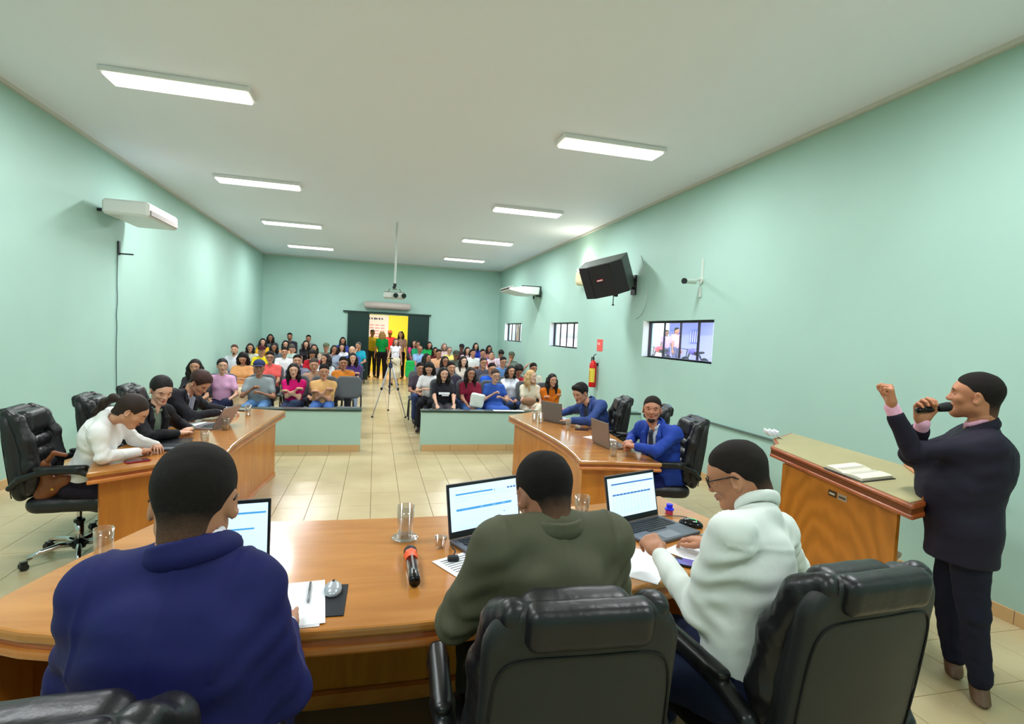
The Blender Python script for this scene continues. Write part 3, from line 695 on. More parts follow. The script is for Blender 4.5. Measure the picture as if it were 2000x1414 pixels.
def tree(x, y, label, col, h=4.5, r=1.7, seed=1):
    t = thing('tree', label, 'tree', (x, y, .70)); rr = np.random.default_rng(seed)
    MB().tube([(0,0,0), (.1,.05,h*.35), (.0,.1,h*.62)], [.16,.12,.07], 8).build('trunk', mat('bark', (110,85,65), .9), t)
    V = []; F = []
    for k in range(1300):
        d = rr.normal(size=3); d = unit(d)*r*rr.uniform(.45,1); c = np.array([0,0,h*.72])+d*(1,1,.7); a, b2 = unit(rr.normal(size=3))*.13, unit(rr.normal(size=3))*.13
        n0 = len(V); V += [c-a, c-b2*.5, c+a, c+b2*.5]; F.append([n0, n0+1, n0+2, n0+3])
    tag(link('foliage', mesh('foliage', V, F, mat('leaf', col, .7)), t), kind='stuff')
tree(13.2, 26.6, 'leafy green tree outside, seen through the big window', (92,140,60), seed=2, h=3.4, r=1.2); tree(13.0, 33.0, 'green tree outside beyond the middle window', (100,145,70), seed=5)
tree(12.6, 48.0, 'yellow green tree outside the small far window', (150,160,60), seed=9)
pc = thing('pillar', 'pink pillar standing right outside the big window', 'pillar', (5.4, 10.12, -.15)); MB().box((0,0,1.8), (.22,.16,3.6)).build('shaft', mat('pink_paint', (225,120,160), .7), pc); MB().box((0,0,.1), (.3,.34,.2)).build('base', mat('pink_paint', (225,120,160), .7), pc)
fw_ = thing('boundary_wall', 'low white yard wall outside the windows', 'wall', (14.0, 34, .70)); MB().box((0,0,.5), (.15,12,1.0)).build('wall_body', mat('yard_white', (235,232,225), .8), fw_); MB().box((0,0,1.03), (.25,12,.06)).build('coping', mat('yard_cap', (205,195,185), .8), fw_)
for k, (x, y, c) in enumerate(((11.0, 19.4, (200,70,80)), (11.4, 17.6, (90,80,165)))):
    mb = thing('motorcycle', ('red' if k == 0 else 'violet')+' motorcycle parked outside under the big window', 'motorcycle', (x, y, .70))
    for s in (-.62, .62): MB().tube([(.0,s+.28*math.cos(a),.30+.28*math.sin(a)) for a in np.linspace(0,2*math.pi,18,endpoint=False)], .05, 8, closed=True).build('wheel', mat('tyre', (30,30,34), .8), mb)
    MB().tube([(0,-.62,.3), (0,-.3,.7), (0,.35,.75), (0,.62,.3)], .035, 8).build('chassis', METAL, mb); soft('fuel_tank', Vol(.02).ell((x,y+.12,1.53), (.13,.26,.12)).mesh(), [mat('bike_paint', c, .3)], mb)
    soft('saddle', Vol(.02).cone((x,y-.5,1.51), (x,y-.1,1.48), .07, .09, ax=(0,0,1), f=.6).mesh(), [mat('saddle_black', (25,25,28), .6)], mb)
    MB().tube([(-.32,.42,.92), (-.1,.5,.9), (.1,.5,.9), (.32,.42,.92)], .014, 8).build('handlebar', METAL, mb); MB().tube([(0,.62,.3), (0,.5,.9)], .02, 8).build('fork', METAL, mb)
    MB().tube([(.32,.42,.92), (.36,.42,1.06)], .008, 6).build('mirror_stem', METAL, mb)
# ------------------------------------------------------------------ on the walls
def ac_unit(y, z, label, L=1.0):               # ceiling type air conditioner hanging off the wall bracket
    t = thing('air_conditioner', label, 'air conditioner', (XR, y, z)); W = mat('ac_white', (225,226,222), .4)
    v = Vol(.012).slab((XR-.52, y, z), (.32, .42, .075), .03, .03, R=np.array([[1,0,0],[0,0,-1],[0,1,0.]]).T@np.eye(3))
    b = MB(); prof = [(-.95,.0), (-.95,.04), (-.55,.11), (-.12,.11), (-.12,-.09), (-.5,-.09), (-.9,-.02)]
    n = len(prof); V = [(px, -L/2, pz) for px, pz in prof]+[(px, L/2, pz) for px, pz in prof]
    b.add(V, [list(range(n))[::-1], list(range(n, 2*n))]+[(i, (i+1)%n, n+(i+1)%n, n+i) for i in range(n)]); b.build('casing', W, t, bevel=.015)
    MB().bevbox((-.93,0,.055), (.10,L-.06,.012), .003, roty(-.2)).build('louvre', mat('ac_louvre', (150,140,135), .5), t)
    MB().bevbox((-.90,0,.085), (.14,L-.06,.010), .003, roty(-.2)).build('louvre', W, t)
    MB().box((-.94,0,.03), (.02,L-.1,.02)).build('air_slot', mat('slot_dark', (60,45,45), .6), t)
    f = MB(); f.box((-.02,-L*.3,.0), (.03,.04,.30)); f.box((-.02,L*.3,.0), (.03,.04,.30)); f.box((-.28,-L*.3,.14), (.55,.04,.025)); f.box((-.28,L*.3,.14), (.55,.04,.025)); f.box((-.08,-L*.3,-.11), (.14,.03,.05))
    f.build('wall_bracket', mat('bracket_dark', (45,60,55), .5), t); return t
ac_unit(14.65, 3.04, 'white air conditioner on a dark bracket above the middle window', 1.1)
sc = thing('wall_lamp', 'round cream wall lamp glowing behind the hanging loudspeaker', 'lamp', (XR, 11.0, 3.12))
soft('shade', Vol(.012).slab((XR-.13,11.0,3.12), (.10,.13,.16), .09, .06).mesh(), [mat('cream_shade', (235,220,180), .5)], sc); MB().lathe([(.06,0), (.06,.05)], (-.05,0,0), R=roty(math.pi/2)).build('base', METAL, sc)
MB().lathe([(.09,0), (.10,.03), (.06,.05)], (-.13,0,.15)).build('bulb_opening', mat('bulb', (255,244,214), .5, emit=14), sc)
pl_ = bpy.data.lights.new('wall_lamp_light', 'POINT'); pl_.energy = 16; pl_.color = (1,.93,.78); pl_.shadow_soft_size = .06; q = bpy.data.objects.new('wall_lamp_light', pl_); C.objects.link(q); q.location = (XR-.16, 11.0, 3.42)
# hanging loudspeaker on a swivel bracket
sp = thing('loudspeaker', 'big black loudspeaker tilted down on a wall bracket', 'loudspeaker', (3.86, 8.78, 2.93)); BK = mat('speaker_black', (34,32,36), .6, bump=.3, bscale=300)
R = frame((-.62, -.78, -.42), roll=.22)*1.15; n = 6
def rb(mb, c, d, bv=.01): return mb.bevbox(R@np.array(c), d, bv, R)
prof = [(-.34,-.20), (-.34,.16), (-.17,.24), (.17,.24), (.34,.16), (.34,-.20)]
V = [R@np.array((a, c_, z)) for z in (-.25,.25) for a, c_ in prof]
bx = MB(); bx.add(V, [list(range(6)), list(range(11,5,-1))]+[(i, 6+i, 6+(i+1)%6, (i+1)%6) for i in range(6)]); bx.build('cabinet', mat('speaker_grey', (82,88,82), .55), sp, bevel=.012)
g_ = MB()
for a0, b0, a1, b1 in ((-.335,.175,-.175,.252), (-.165,.255,.165,.255), (.175,.252,.335,.175)):
    V = [R@np.array(p) for p in ((a0,b0,-.24), (a1,b1,-.24), (a1,b1,.24), (a0,b0,.24), (a0,b0-.01,-.24), (a1,b1-.01,-.24), (a1,b1-.01,.24), (a0,b0-.01,.24))]
    g_.add(V, [(0,1,2,3), (7,6,5,4), (0,4,5,1), (1,5,6,2), (2,6,7,3), (3,7,4,0)])
g_.build('grille', BK, sp); rb(MB(), (.03,.262,.02), (.10,.008,.035), .002).build('badge', mat('badge_red', (190,50,60), .4), sp); rb(MB(), (.03,.268,.02), (.08,.006,.016), .001).build('badge_mark', mat('badge_white', (235,230,230), .4), sp)
br = MB(); br.box((.30,-.05,-.17), (.40,.05,.05)); br.box((.50,-.05,-.12), (.03,.16,.34)); br.box((.18,-.02,-.29), (.06,.06,.10)); br.tube([(.14,-.02,-.28), (.14,-.02,-.48)], .008, 8); br.lathe([(.0,0), (.022,.003), (.022,.02), (0,.023)], (.14,-.02,-.50))
br.build('bracket', mat('bracket_black', (22,22,24), .5), sp)
cb = MB().tube(smooth_poly([(XR-.008,8.55,3.3), (XR-.01,8.3,2.9), (XR-.012,8.2,2.6), (XR-.01,8.35,2.3), (XR-.008,8.6,2.22)], 3), .006, 6).build('cable', mat('cable_pale', (175,195,185), .5)); tag(cb, 'thin pale cable curling down the wall beside the loudspeaker', 'cable')
# security cameras
cm_ = thing('security_camera', 'small white bullet security camera on the wall beside the speaking man', 'camera', (XR, 6.7, 2.72)); CW = mat('camera_white', (205,215,205), .4)
MB().tube([(0,0,.30), (0,0,-.02)], .02, 10).build('conduit', CW, cm_); MB().lathe([(.045,0), (.045,.03)], (0,0,0), R=roty(-math.pi/2)).build('mount', CW, cm_)
MB().tube([(-.02,0,.02), (-.10,0,.0), (-.16,-.02,-.03)], .016, 8).build('arm', CW, cm_); MB().tube([(-.11,.0,-.02), (-.30,-.05,-.03)], .036, 14).build('camera_body', CW, cm_); MB().tube([(-.296,-.049,-.03), (-.325,-.057,-.031)], .040, 14).build('lens_hood', mat('lens_black', (15,15,17), .2), cm_)
MB().bevbox((-.01,.02,-.16), (.02,.05,.14), .004).build('junction_box', CW, cm_)
# fire extinguisher and its sign
fe = thing('fire_extinguisher', 'red fire extinguisher with a yellow label hanging on the wall', 'fire extinguisher', (XR-.10, 10.15, .86)); RED = mat('extinguisher_red', (205,22,20), .3)
MB().lathe([(.0,0), (.07,.0), (.075,.02), (.075,.44), (.05,.51), (.02,.54), (0,.54)], n=24).build('cylinder', RED, fe, True)
MB().lathe([(.018,.53), (.022,.60), (0,.61)], n=12).build('valve', METAL, fe); MB().tube([(0,.02,.60), (0,-.02,.64), (.0,-.12,.67)], .009, 8).build('handle', mat('black_handle', (20,20,20), .4), fe)
MB().tube([(0,.02,.58), (0,.09,.60), (0,.115,.45), (0,.10,.16)], .011, 8).build('hose', mat('hose_black', (25,25,25), .6), fe)
b = MB(); V = [(.0765*math.cos(a), .0765*math.sin(a), z) for z in (.10,.38) for a in np.linspace(-math.pi*1.02, -math.pi*.45, 10)]; b.add(V, [(i, i+1, 11+i, 10+i) for i in range(9)]); b.build('label', mat('label_yellow', (232,205,70), .5), fe, True)
b = MB(); 
for k in range(6): b.box((-.078*math.cos(.3),-.078*math.sin(.3),.14+k*.035), (.004,.035,.010), rotz(.3))
b.build('label_print', mat('label_print', (120,60,40), .5), fe); MB().box((.085,0,.46), (.03,.05,.06)).build('wall_hook', METAL, fe)
sg = thing('sign', 'small red plastic sign on the wall above the fire extinguisher', 'sign', (XR-.003, 10.1, 1.71)); MB().bevbox((0,0,0), (.005,.28,.24), .002).build('plate', mat('sign_red', (240,95,90), .35), sg)
MB().box((-.004,.04,.03), (.003,.12,.05)).build('symbol', mat('sign_pale', (250,170,160), .4), sg)
# conduit rail low on the right wall
cr = MB().box((XR-.012, 4.6, .80), (.02, 3.6, .022)).build('cable_conduit', mat('conduit_grey', (92,110,104), .5)); tag(cr, 'dark grey conduit running low along the wall behind the lectern', 'conduit')
# left wall: cable, bracket
CY = 9.05
b = MB().tube(smooth_poly([(XL+.012, CY+.02, 2.74), (XL+.012, CY, 2.3), (XL+.014, CY+.03, 2.05), (XL+.012, CY-.01, 1.85), (XL+.014, CY+.02, 1.7), (XL+.012, CY, 1.4), (XL+.012, CY+.03, .75)], 2), .006, 6).build('cable', mat('cable_dark', (70,95,95), .6)); tag(b, 'dark cable hanging down the long empty wall behind the chairs', 'cable')
t = thing('wall_bracket', 'dark metal bracket at the top of the hanging cable', 'bracket', (XL, CY+.05, 2.74)); MB().box((.10,0,.0), (.2,.03,.02)).build('arm', METAL, t); MB().box((.015,0,.08), (.02,.05,.2)).build('plate', METAL, t)
t2 = ac = thing('air_conditioner', 'white air conditioner high on the long wall over the hanging cable', 'air conditioner', (XL, CY-.25, 3.15)); W = mat('ac_white', (225,226,222), .4)
MB().bevbox((.42,0,.12), (.55,1.1,.2), .03).build('casing', W, t2); MB().bevbox((.70,0,.08), (.02,1.0,.07), .004).build('louvre', mat('ac_louvre', (150,140,135), .5), t2); MB().box((.09,-.3,.1), (.18,.04,.04)).box((.09,.3,.1), (.18,.04,.04)).build('wall_bracket', METAL, t2)
for k, (y, z) in enumerate(((4.6, 1.95), (4.95, 1.93), (4.6, 1.62))):
    pass
# projector on its pole, air curtain above the door
pj = thing('projector', 'white ceiling projector with two round dark lenses on a long pole', 'projector', (.37, 12, 2.50)); PW = mat('projector_white', (200,205,198), .45)
MB().tube([(0,0,ZC-2.50), (0,0,.30)], .022, 12).build('pole', PW, pj); MB().tube([(0,0,.32), (0,.02,.26), (-.02,0,.22)], .035, 10).build('joint', METAL, pj)
m_ = MB(); m_.box((0,0,.125), (.44,.05,.014)); m_.box((-.12,0,.16), (.02,.02,.09), roty(.5)); m_.box((.12,0,.16), (.02,.02,.09), roty(-.5)); m_.box((0,0,.19), (.10,.06,.02)); m_.box((-.2,0,.10), (.06,.04,.02)); m_.build('mount', mat('mount_brown', (110,110,95), .5), pj)
MB().bevbox((0,0,.05), (.46,.34,.12), .02).build('case', PW, pj)
for x in (0.02, .19): MB().tube([(x,-.17,.05), (x,-.20,.05)], .052, 18).build('lens', mat('lens_dark', (25,40,38), .1), pj)
ar = thing('air_curtain', 'long rounded cream air curtain mounted over the sliding door', 'air curtain', (.38, YB-.13, 2.62)); MB().tube([(-.78,0,0), (.78,0,0)], .115, 20).build('casing', mat('cream_case', (205,190,182), .45), ar, True)
MB().box((0,-.05,-.11), (1.45,.06,.02)).build('air_slot', mat('slot_grey', (120,112,110), .5), ar); MB().box((0,.10,0), (1.2,.06,.16)).build('mount', METAL, ar)
# ------------------------------------------------------------------ furniture
WT1 = wood('orange_wood_top', (178,112,46), (196,130,60), (1,6,1), .2, 2.2, .5); WB = wood('orange_wood_panel', (176,100,24), (200,126,40), (6,6,.7), .35, 2.2, .2)
WE = wood('wood_edge', (186,106,42), (206,128,60), (2,2,2), .25, 3); WR = wood('red_wood_edge', (150,72,32), (176,92,44), (2,2,2), .3, 3)
BLK = mat('matt_black', (18,18,20), .5)
def desk(label, group, top, zt, fl_, front, ends, loc_mod=None, panel_in=.09, low=0.06):
    t = thing('desk', label, 'desk', (np.mean([p[0] for p in top]), np.mean([p[1] for p in top]), fl_)); l0 = np.array(t.location)
    def loc(P): return [(x-l0[0], y-l0[1]) for x, y in P]
    MB().prism(loc(top), zt-.034-fl_, zt-fl_).build('tabletop', WT1, t, bevel=.010)
    c = np.mean(top, 0); ins = [tuple(c+(np.array(p)-c)*.985) for p in top]
    MB().prism(loc(ins), zt-.054-fl_, zt-.034-fl_).build('reveal_strip', WR, t)
    MB().prism(loc(top), zt-.084-fl_, zt-.054-fl_).build('lower_moulding', WE, t, bevel=.010)
    MB().wallstrip(loc(front), 0, zt-.084-fl_, .025).build('front_panel', WB, t)
    MB().wallstrip(loc(front), 0, .05, -.012).build('plinth_strip', WE, t)
    for e in ends: MB().wallstrip(loc(e), 0, zt-.084-fl_, .03).build('side_panel', WB, t)
    return t
LD = smooth_poly([(-1.844,4.149), (-1.52,4.42), (-1.17,4.72)], 1)+smooth_poly([(-1.135,4.80), (-1.165,5.15), (-1.14,5.6), (-1.10,6.05), (-1.085,6.43), (-1.03,7.04)], 2)+[np.array(p) for p in ((-1.62,7.25), (-1.80,6.5), (-1.95,5.7), (-1.99,4.9), (-1.93,4.40))]
LDf = smooth_poly([(-1.235,4.83), (-1.26,5.2), (-1.235,5.6), (-1.20,6.05), (-1.18,6.43), (-1.125,6.93)], 2)
desk('long orange wooden desk with a curved front where two women and a man write', None, [tuple(p) for p in LD], .78, 0, [tuple(p) for p in LDf], [[(-1.85,4.345), (-1.235,4.83)], [(-1.125,6.93), (-1.60,7.12)]])
RD = smooth_poly([(1.734,6.857), (1.797,6.16), (1.838,5.64), (1.852,5.196), (1.826,4.744), (1.76,4.343)], 2)+[np.array(p) for p in ((2.068,4.31), (2.483,4.216), (2.50,4.6), (2.56,5.1), (2.62,5.6), (2.58,6.3), (2.34,7.35))]
RDf = smooth_poly([(1.835,6.80), (1.89,6.16), (1.925,5.64), (1.935,5.196), (1.905,4.744), (1.845,4.43)], 2)
desk('long orange wooden desk with a curved front where two men in blue suits sit', None, [tuple(p) for p in RD], .78, 0, [tuple(p) for p in RDf][::-1], [[(1.845,4.43), (2.43,4.33)], [(1.835,6.80), (2.32,7.20)]])
FD = smooth_poly([(-1.10,1.86), (-.92,1.773), (-.55,1.69), (-.167,1.664), (.206,1.662), (.6,1.695), (.993,1.785), (1.30,1.87), (1.60,2.02), (1.78,2.20)], 1)+smooth_poly([(1.758,2.392), (1.70,2.70), (1.68,2.86)], 1)+smooth_poly([(1.26,2.76), (.8,2.68), (.37,2.642), (-.404,2.647), (-.92,2.72)], 1)+smooth_poly([(-1.0,2.50), (-1.075,2.28), (-1.138,2.033)], 1)
FDf = smooth_poly([(-.93,2.50), (-.40,2.44), (.37,2.43), (1.26,2.55), (1.60,2.62)], 1)
fd = desk('wide orange wooden presiding desk with laptops, used by three men seen from behind', None, [tuple(p) for p in FD], .93, .15, [tuple(p) for p in FDf], [[(-1.07,1.93), (-.93,2.50)], [(1.60,2.62), (1.68,2.25)]])
l0 = np.array(fd.location); MB().box((.1-l0[0], 2.41-l0[1], .06), (2.3,.03,.05)).build('foot_rail', WE, fd); MB().box((-1.06-l0[0],1.93-l0[1],.37), (.05,.12,.74), rotz(-.2)).build('leg_post', WB, fd)
# lectern
lc = thing('lectern', 'tall wooden lectern with a greenish top and wavy grain, beside the speaking man', 'lectern', (3.2, 2.95, 0))
def veneer():
    m = bpy.data.materials.new('figured_veneer'); m.use_nodes = True; n = m.node_tree; b = n.nodes['Principled BSDF']
    tc = n.nodes.new('ShaderNodeTexCoord'); mp = n.nodes.new('ShaderNodeMapping'); mp.inputs['Scale'].default_value = (1, 1.0, .55)
    wv = n.nodes.new('ShaderNodeTexWave'); wv.wave_type = 'RINGS'; wv.inputs['Scale'].default_value = 3.2; wv.inputs['Distortion'].default_value = 7; wv.inputs['Detail'].default_value = 3; wv.inputs['Detail Scale'].default_value = 1.2
    r = n.nodes.new('ShaderNodeValToRGB'); r.color_ramp.elements[0].color = srgb(172,104,24); r.color_ramp.elements[1].color = srgb(194,120,36)
    n.links.new(tc.outputs['Object'], mp.inputs[0]); n.links.new(mp.outputs[0], wv.inputs[0]); n.links.new(wv.outputs[0], r.inputs[0]); n.links.new(r.outputs[0], b.inputs['Base Color']); b.inputs['Roughness'].default_value = .4; return m
VN = veneer(); A = np.array([2.93,2.40]); Bp = np.array([3.10,3.50]); dl = unit(Bp-A); nn = np.array([dl[1], -dl[0]]); Lc = np.array([3.2,2.95])
def lp(u, v): q = A+dl*u+nn*v-Lc; return (q[0], q[1])
Lb = np.linalg.norm(Bp-A)
MB().prism([lp(0,0), lp(Lb,0), lp(Lb,.02), lp(0,.02)], .08, .95).build('front_panel', VN, lc)
for u, q in ((0,.42), (Lb-.02,-.05)): MB().prism([lp(u,.02), lp(u+.02,.02), lp(u+q+.02,.32), lp(u+q,.32)], .08, .97).build('side_panel', WB, lc)
for u, q in ((0.04,.40), (Lb-.10,-.05)): MB().prism([lp(u-.05,-.03), lp(u+.07,-.03), lp(u+q+.07,.42), lp(u+q-.05,.42)], 0, .08).build('foot', WR, lc, bevel=.012)
MB().prism([lp(.10,.05), lp(Lb-.04,.05), lp(Lb-.07,.34), lp(.32,.34)], .55, .57).build('shelf', WB, lc)
zt = lambda o: (lambda p: o+.085*max(0, min(1, ((np.array(p)+Lc-A)@nn+.13)/.68)))
tp = [tuple(np.array(q)-Lc) for q in ((2.80,2.21), (3.10,3.65), (3.20,3.70), (3.30,3.86), (3.56,3.95), (3.41,2.76), (3.20,2.46), (2.90,2.22))]
MB().prism(tp, zt(.955), zt(.985)).build('lower_moulding', WR, lc, bevel=.010); t2 = [tuple(np.array(p)*.985) for p in tp]
MB().prism(t2, zt(.985), zt(1.012)).build('reveal_strip', mat('dark_wood_gap', (110,56,22), .4), lc)
MB().prism(tp, zt(1.012), zt(1.040)).build('upper_moulding', WR, lc, bevel=.010); t3 = [tuple(np.array(p)*.955) for p in tp]
MB().prism(t3, zt(1.038), zt(1.044)).build('writing_surface', mat('lectern_top', (172,160,118), .45, var=.04, vscale=6), lc)
pz = [tuple(np.array(q)-Lc) for q in ((3.40,2.76), (3.28,2.58), (3.10,2.38), (2.91,2.24))]
rl = MB(); rl.tube([(p[0], p[1], zt(1.052)(p)) for p, v in zip(pz, (.56,.42,.22,.02))], .012, 8); rl.build('end_rail', WE, lc)
for k, (u, wd, m) in enumerate(((.50,.075,mat('plate_dark', (70,52,38), .4)), (.40,.085,mat('plate_silver', (190,185,170), .3, metal=.6)))):
    q = MB().prism([lp(u,-.004), lp(u+wd,-.004), lp(u+wd,0), lp(u,0)], .865, .905).build('name_plate', m, lc)
    MB().prism([lp(u+.012,-.006), lp(u+wd-.012,-.006), lp(u+wd-.012,-.003), lp(u+.012,-.003)], .878, .890).build('plate_print', mat('plate_print', (205,195,170) if k == 0 else (70,65,60), .4), q)
bk = thing('book', 'open book with small print lying on the lectern', 'book', (3.03, 2.77, 1.066), rz=-.155)
Rb = roty(-.125)
MB().bevbox((.0,0,.001), (.22,.36,.006), .002, Rb).build('cover', mat('book_cover', (40,34,30), .5), bk)
for s in (-1, 1): 
    b = MB(); V = []; 
    for i, yy in enumerate(np.linspace(0, s*.165, 6)): hgt = .012+.012*math.sin(min(1, abs(yy)/.165)*2.4); V += [tuple(Rb@np.array((-.10,yy,hgt))), tuple(Rb@np.array((.10,yy,hgt))), tuple(Rb@np.array((-.10,yy,.003))), tuple(Rb@np.array((.10,yy,.003)))]
    F = []
    for i in range(5): a = i*4; F += [(a,a+1,a+5,a+4), (a,a+4,a+6,a+2), (a+1,a+3,a+7,a+5)]
    F.append((20,21,23,22)); b.add(V, F); b.build('pages', mat('book_pages', (232,226,206), .7), bk)
    b = MB()
    for k in range(13):
        for yy in (s*.05, s*.12): b.box(Rb@np.array((-.085+k*.014,yy,.0245 if abs(yy) < .1 else .0225)), (.004,.05,.0006), Rb)
    b.build('print_lines', mat('print_pale', (176,172,165), .8), bk)
pp = thing('papers', 'curled white papers sticking up at the far end of the lectern top', 'paper', (3.37, 3.82, 1.087))
for k in range(3):
    b = MB(); V = []
    for i, a in enumerate(np.linspace(0, 1.9, 8)):
        for w_ in (-.03, .10): V.append((-.02-.03*k+w_*.4, w_+.02*k, .045*(1-math.cos(a))+.0)); V[-1] = (V[-1][0]-.045*math.sin(a), V[-1][1], V[-1][2])
    b.add(V, [(2*i, 2*i+1, 2*i+3, 2*i+2) for i in range(7)]); o = b.build('sheet', mat('paper_white', (235,236,240), .6), pp, True); o.modifiers.new('thick', 'SOLIDIFY').thickness = .001
# ---- executive chair
LE = mat('black_leather', (26,25,28), .36, bump=.35, bscale=45, spec=.5, bdist=.004); LE2 = mat('black_leather_back', (34,36,36), .48, bump=.2, bscale=160, spec=.45); CH = mat('chrome', (205,205,208), .12, metal=1); PLA = mat('black_plastic', (24,24,26), .3)
def exec_chair():
    t = thing('office_chair', 'x', 'chair'); tl = .13; R = rotx(tl)          # leans back
    def P(x, y, z): return np.array([0,-.26,.46])+R@np.array([x, y, z-.46])
    v = Vol(.0075).slab(P(0,-.030,.80), (.232,.030,.325), .12, .026, R, bend=.02); v.slab(P(0,.01,.79), (.220,.03,.30), .11, .03, R, k=.02, bend=.03)
    soft('back_shell', v.mesh(lambda q: .0012*wob(q, 14, 2)), [LE2], t)
    v = Vol(.0075)
    for s in (-1, 1):
        v.chain([P(s*.175,.060,.56), P(s*.195,.085,.72), P(s*.195,.080,.90), P(s*.180,.040,1.04), P(s*.165,-.01,1.09)], (.045,.052,.050,.046,.038), k=.02)
    for z, r in ((.56,.050), (.665,.056), (.77,.052), (.865,.048)): v.cone(P(-.12,.055,z), P(.12,.055,z), r, k=.012, ax=(0,1,0), f=.8)
    for s in (-1, 0, 1): v.cone(P(s*.075,.112,.52), P(s*.075,.112,.92), .006, k=.012, sub=True)
    soft('cushion', v.mesh(lambda q: .003*wob(q, 42, 4)+.0022*wob(q, 85, 8)), [LE], t)
    v = Vol(.0075).slab(P(0,.045,1.015), (.142,.058,.085), .05, .05, R, k=.02).slab(P(0,-.042,1.080), (.148,.038,.052), .03, .03, R, k=.02)
    soft('headrest', v.mesh(lambda q: .0015*wob(q, 25, 4)), [LE], t)
    s_ = MB(); lp_ = [P(x, -.062+.02*(x/.232)**2, z) for x, z in ((-.205,.52), (-.217,.75), (-.212,.92), (-.195,.985), (-.15,1.010), (0,1.015), (.15,1.010), (.195,.985), (.212,.92), (.217,.75), (.205,.52))]
    s_.tube(smooth_poly(lp_, 2), .0035, 6).build('seam', mat('seam_black', (8,8,9), .6), t)
    v = Vol(.009).slab((0,.0,.455), (.245,.25,.055), .09, .05, np.array([[1,0,0],[0,0,1],[0,-1,0.]]).T, k=.02)
    v = Vol(.009).slab((0,.0,.455), (.25,.055,.25), .09, .05, rotx(math.pi/2), k=.03); v.cone((-.2,.20,.45), (.2,.20,.45), .055, k=.05)
    soft('seat', v.mesh(lambda q: .003*wob(q, 22, 3)), [LE], t)
    for s in (-1, 1):
        v = Vol(.007).chain([(s*.262,-.30,.60), (s*.280,-.24,.665), (s*.290,-.10,.715), (s*.290,.08,.715), (s*.285,.20,.665), (s*.275,.255,.58), (s*.265,.245,.48), (s*.235,.18,.41)], (.018,.022,.025,.025,.022,.019,.018,.016), k=.012, ax=(1,0,0), f=1.25)
        v.cone((s*.262,-.30,.60), (s*.225,-.30,.60), .02, k=.01); v.chain([(s*.29,-.14,.735), (s*.29,.12,.735)], (.026,.028), k=.01, ax=(0,0,1), f=.6); soft('armrest', v.mesh(), [PLA], t)
    MB().tube([(0,0,.10), (0,0,.27)], .028, 16).build('column_sleeve', CH, t, True); MB().tube([(0,0,.26), (0,0,.40)], .016, 12).build('gas_piston', CH, t, True)
    MB().bevbox((0,0,.395), (.20,.24,.04), .008).lathe([(.034,.262), (.036,.275), (.03,.285)]).build('tilt_mechanism', PLA, t); MB().tube([(-.08,0,.39), (-.22,.02,.35), (-.28,.03,.30)], [.006,.007,.010], 8).build('tilt_lever', PLA, t, True)
    b = MB(); b.lathe([(.04,.07), (.045,.09), (.04,.125)], n=16); hub = b.build('hub', PLA, t, True)
    for k in range(5):
        a = 2*math.pi*k/5+.3; c, s = math.cos(a), math.sin(a); f = lambda r, z: (c*r, s*r, z)
        MB().tube([f(.03,.105), f(.12,.115), f(.22,.10), f(.30,.075)], [.022,.019,.017,.014], 10).build('base_arm', CH, t, True)
        w_ = MB()
        for o in (-.016, .016): w_.lathe([(0,-.010), (.026,-.010), (.026,.010), (0,.010)], (c*.315-s*o, s*.315+c*o, .0262), 14, np.stack([(c,s,0), (0,0,1), (-s,c,0)], 1))
        w_.box(f(.315,.05), (.04,.03,.02), rotz(a)); w_.build('caster', PLA, t)
    return t
def turn(deg): return math.radians(deg)
ec = exec_chair(); first = [ec]
def chair_at(x, y, deg, label, z=0, s=1):
    o = first.pop() if first else copy_tree(ec)
    o.location = (x, y, z); o.rotation_euler = (0,0,turn(deg)); o['label'] = label; o.scale = (s, s, s); return o
chair_at(-.50, 1.23, 2, 'black leather office chair behind the man in the navy suit, only its headrest in view', .15)
chair_at(.50, 1.46, -3, 'large black leather office chair seen from behind, under the man in the olive suit', .15)
chair_at(1.30, 1.49, 4, 'black leather office chair with a broad plain back, under the man in the white shirt', .15)
chair_at(-2.13, 4.70, -84, 'black leather office chair with chrome base under the writing woman in white', 0, 1.03)
chair_at(-2.06, 5.50, -80, 'black leather office chair under the woman in the black blazer, behind the ponytail', 0, 1.03)
chair_at(-2.05, 6.28, -82, 'black leather office chair of the man in the black suit, behind the blazer', 0, 1.03)
chair_at(2.67, 4.62, 78, 'black leather office chair under the man in the bright blue suit and tie', 0, 1.02)
chair_at(2.77, 5.42, 66, 'empty black leather office chair half hidden behind the head of the bearded man', 0, 1.03)
chair_at(2.70, 6.22, 76, 'black leather office chair just behind the man reading at the laptop in the blue suit', 0, 1.02)
# ---- public chairs
GF = mat('grey_fabric', (92,96,100), .85, bump=.3, bscale=200)
def pub_chair():
    t = thing('audience_chair', 'x', 'chair')
    soft('backrest', Vol(.014).slab((0,-.23,.80), (.215,.028,.19), .10, .026, rotx(.16), bend=.03).mesh(), [GF], t)
    soft('seat', Vol(.014).slab((0,.0,.445), (.22,.03,.21), .09, .028, rotx(math.pi/2)).mesh(), [GF], t)
    b = MB(); b.tube([(0,-.05,.42), (0,-.24,.44), (0,-.27,.60), (0,-.25,.74)], .018, 8).build('back_stem', BLK, t)
    for s in (-1, 1):
        MB().tube([(s*.20,.02,.41), (s*.20,.05,.40), (s*.21,.22,.02)], .014, 8).build('leg', BLK, t); MB().tube([(s*.20,.02,.41), (s*.20,-.05,.40), (s*.21,-.24,.02)], .014, 8).build('leg', BLK, t)
    MB().tube([(-.2,.02,.41), (.2,.02,.41)], .014, 8).build('crossbar', BLK, t)
    return t
pch = [pub_chair()]; pch0 = pch[0]
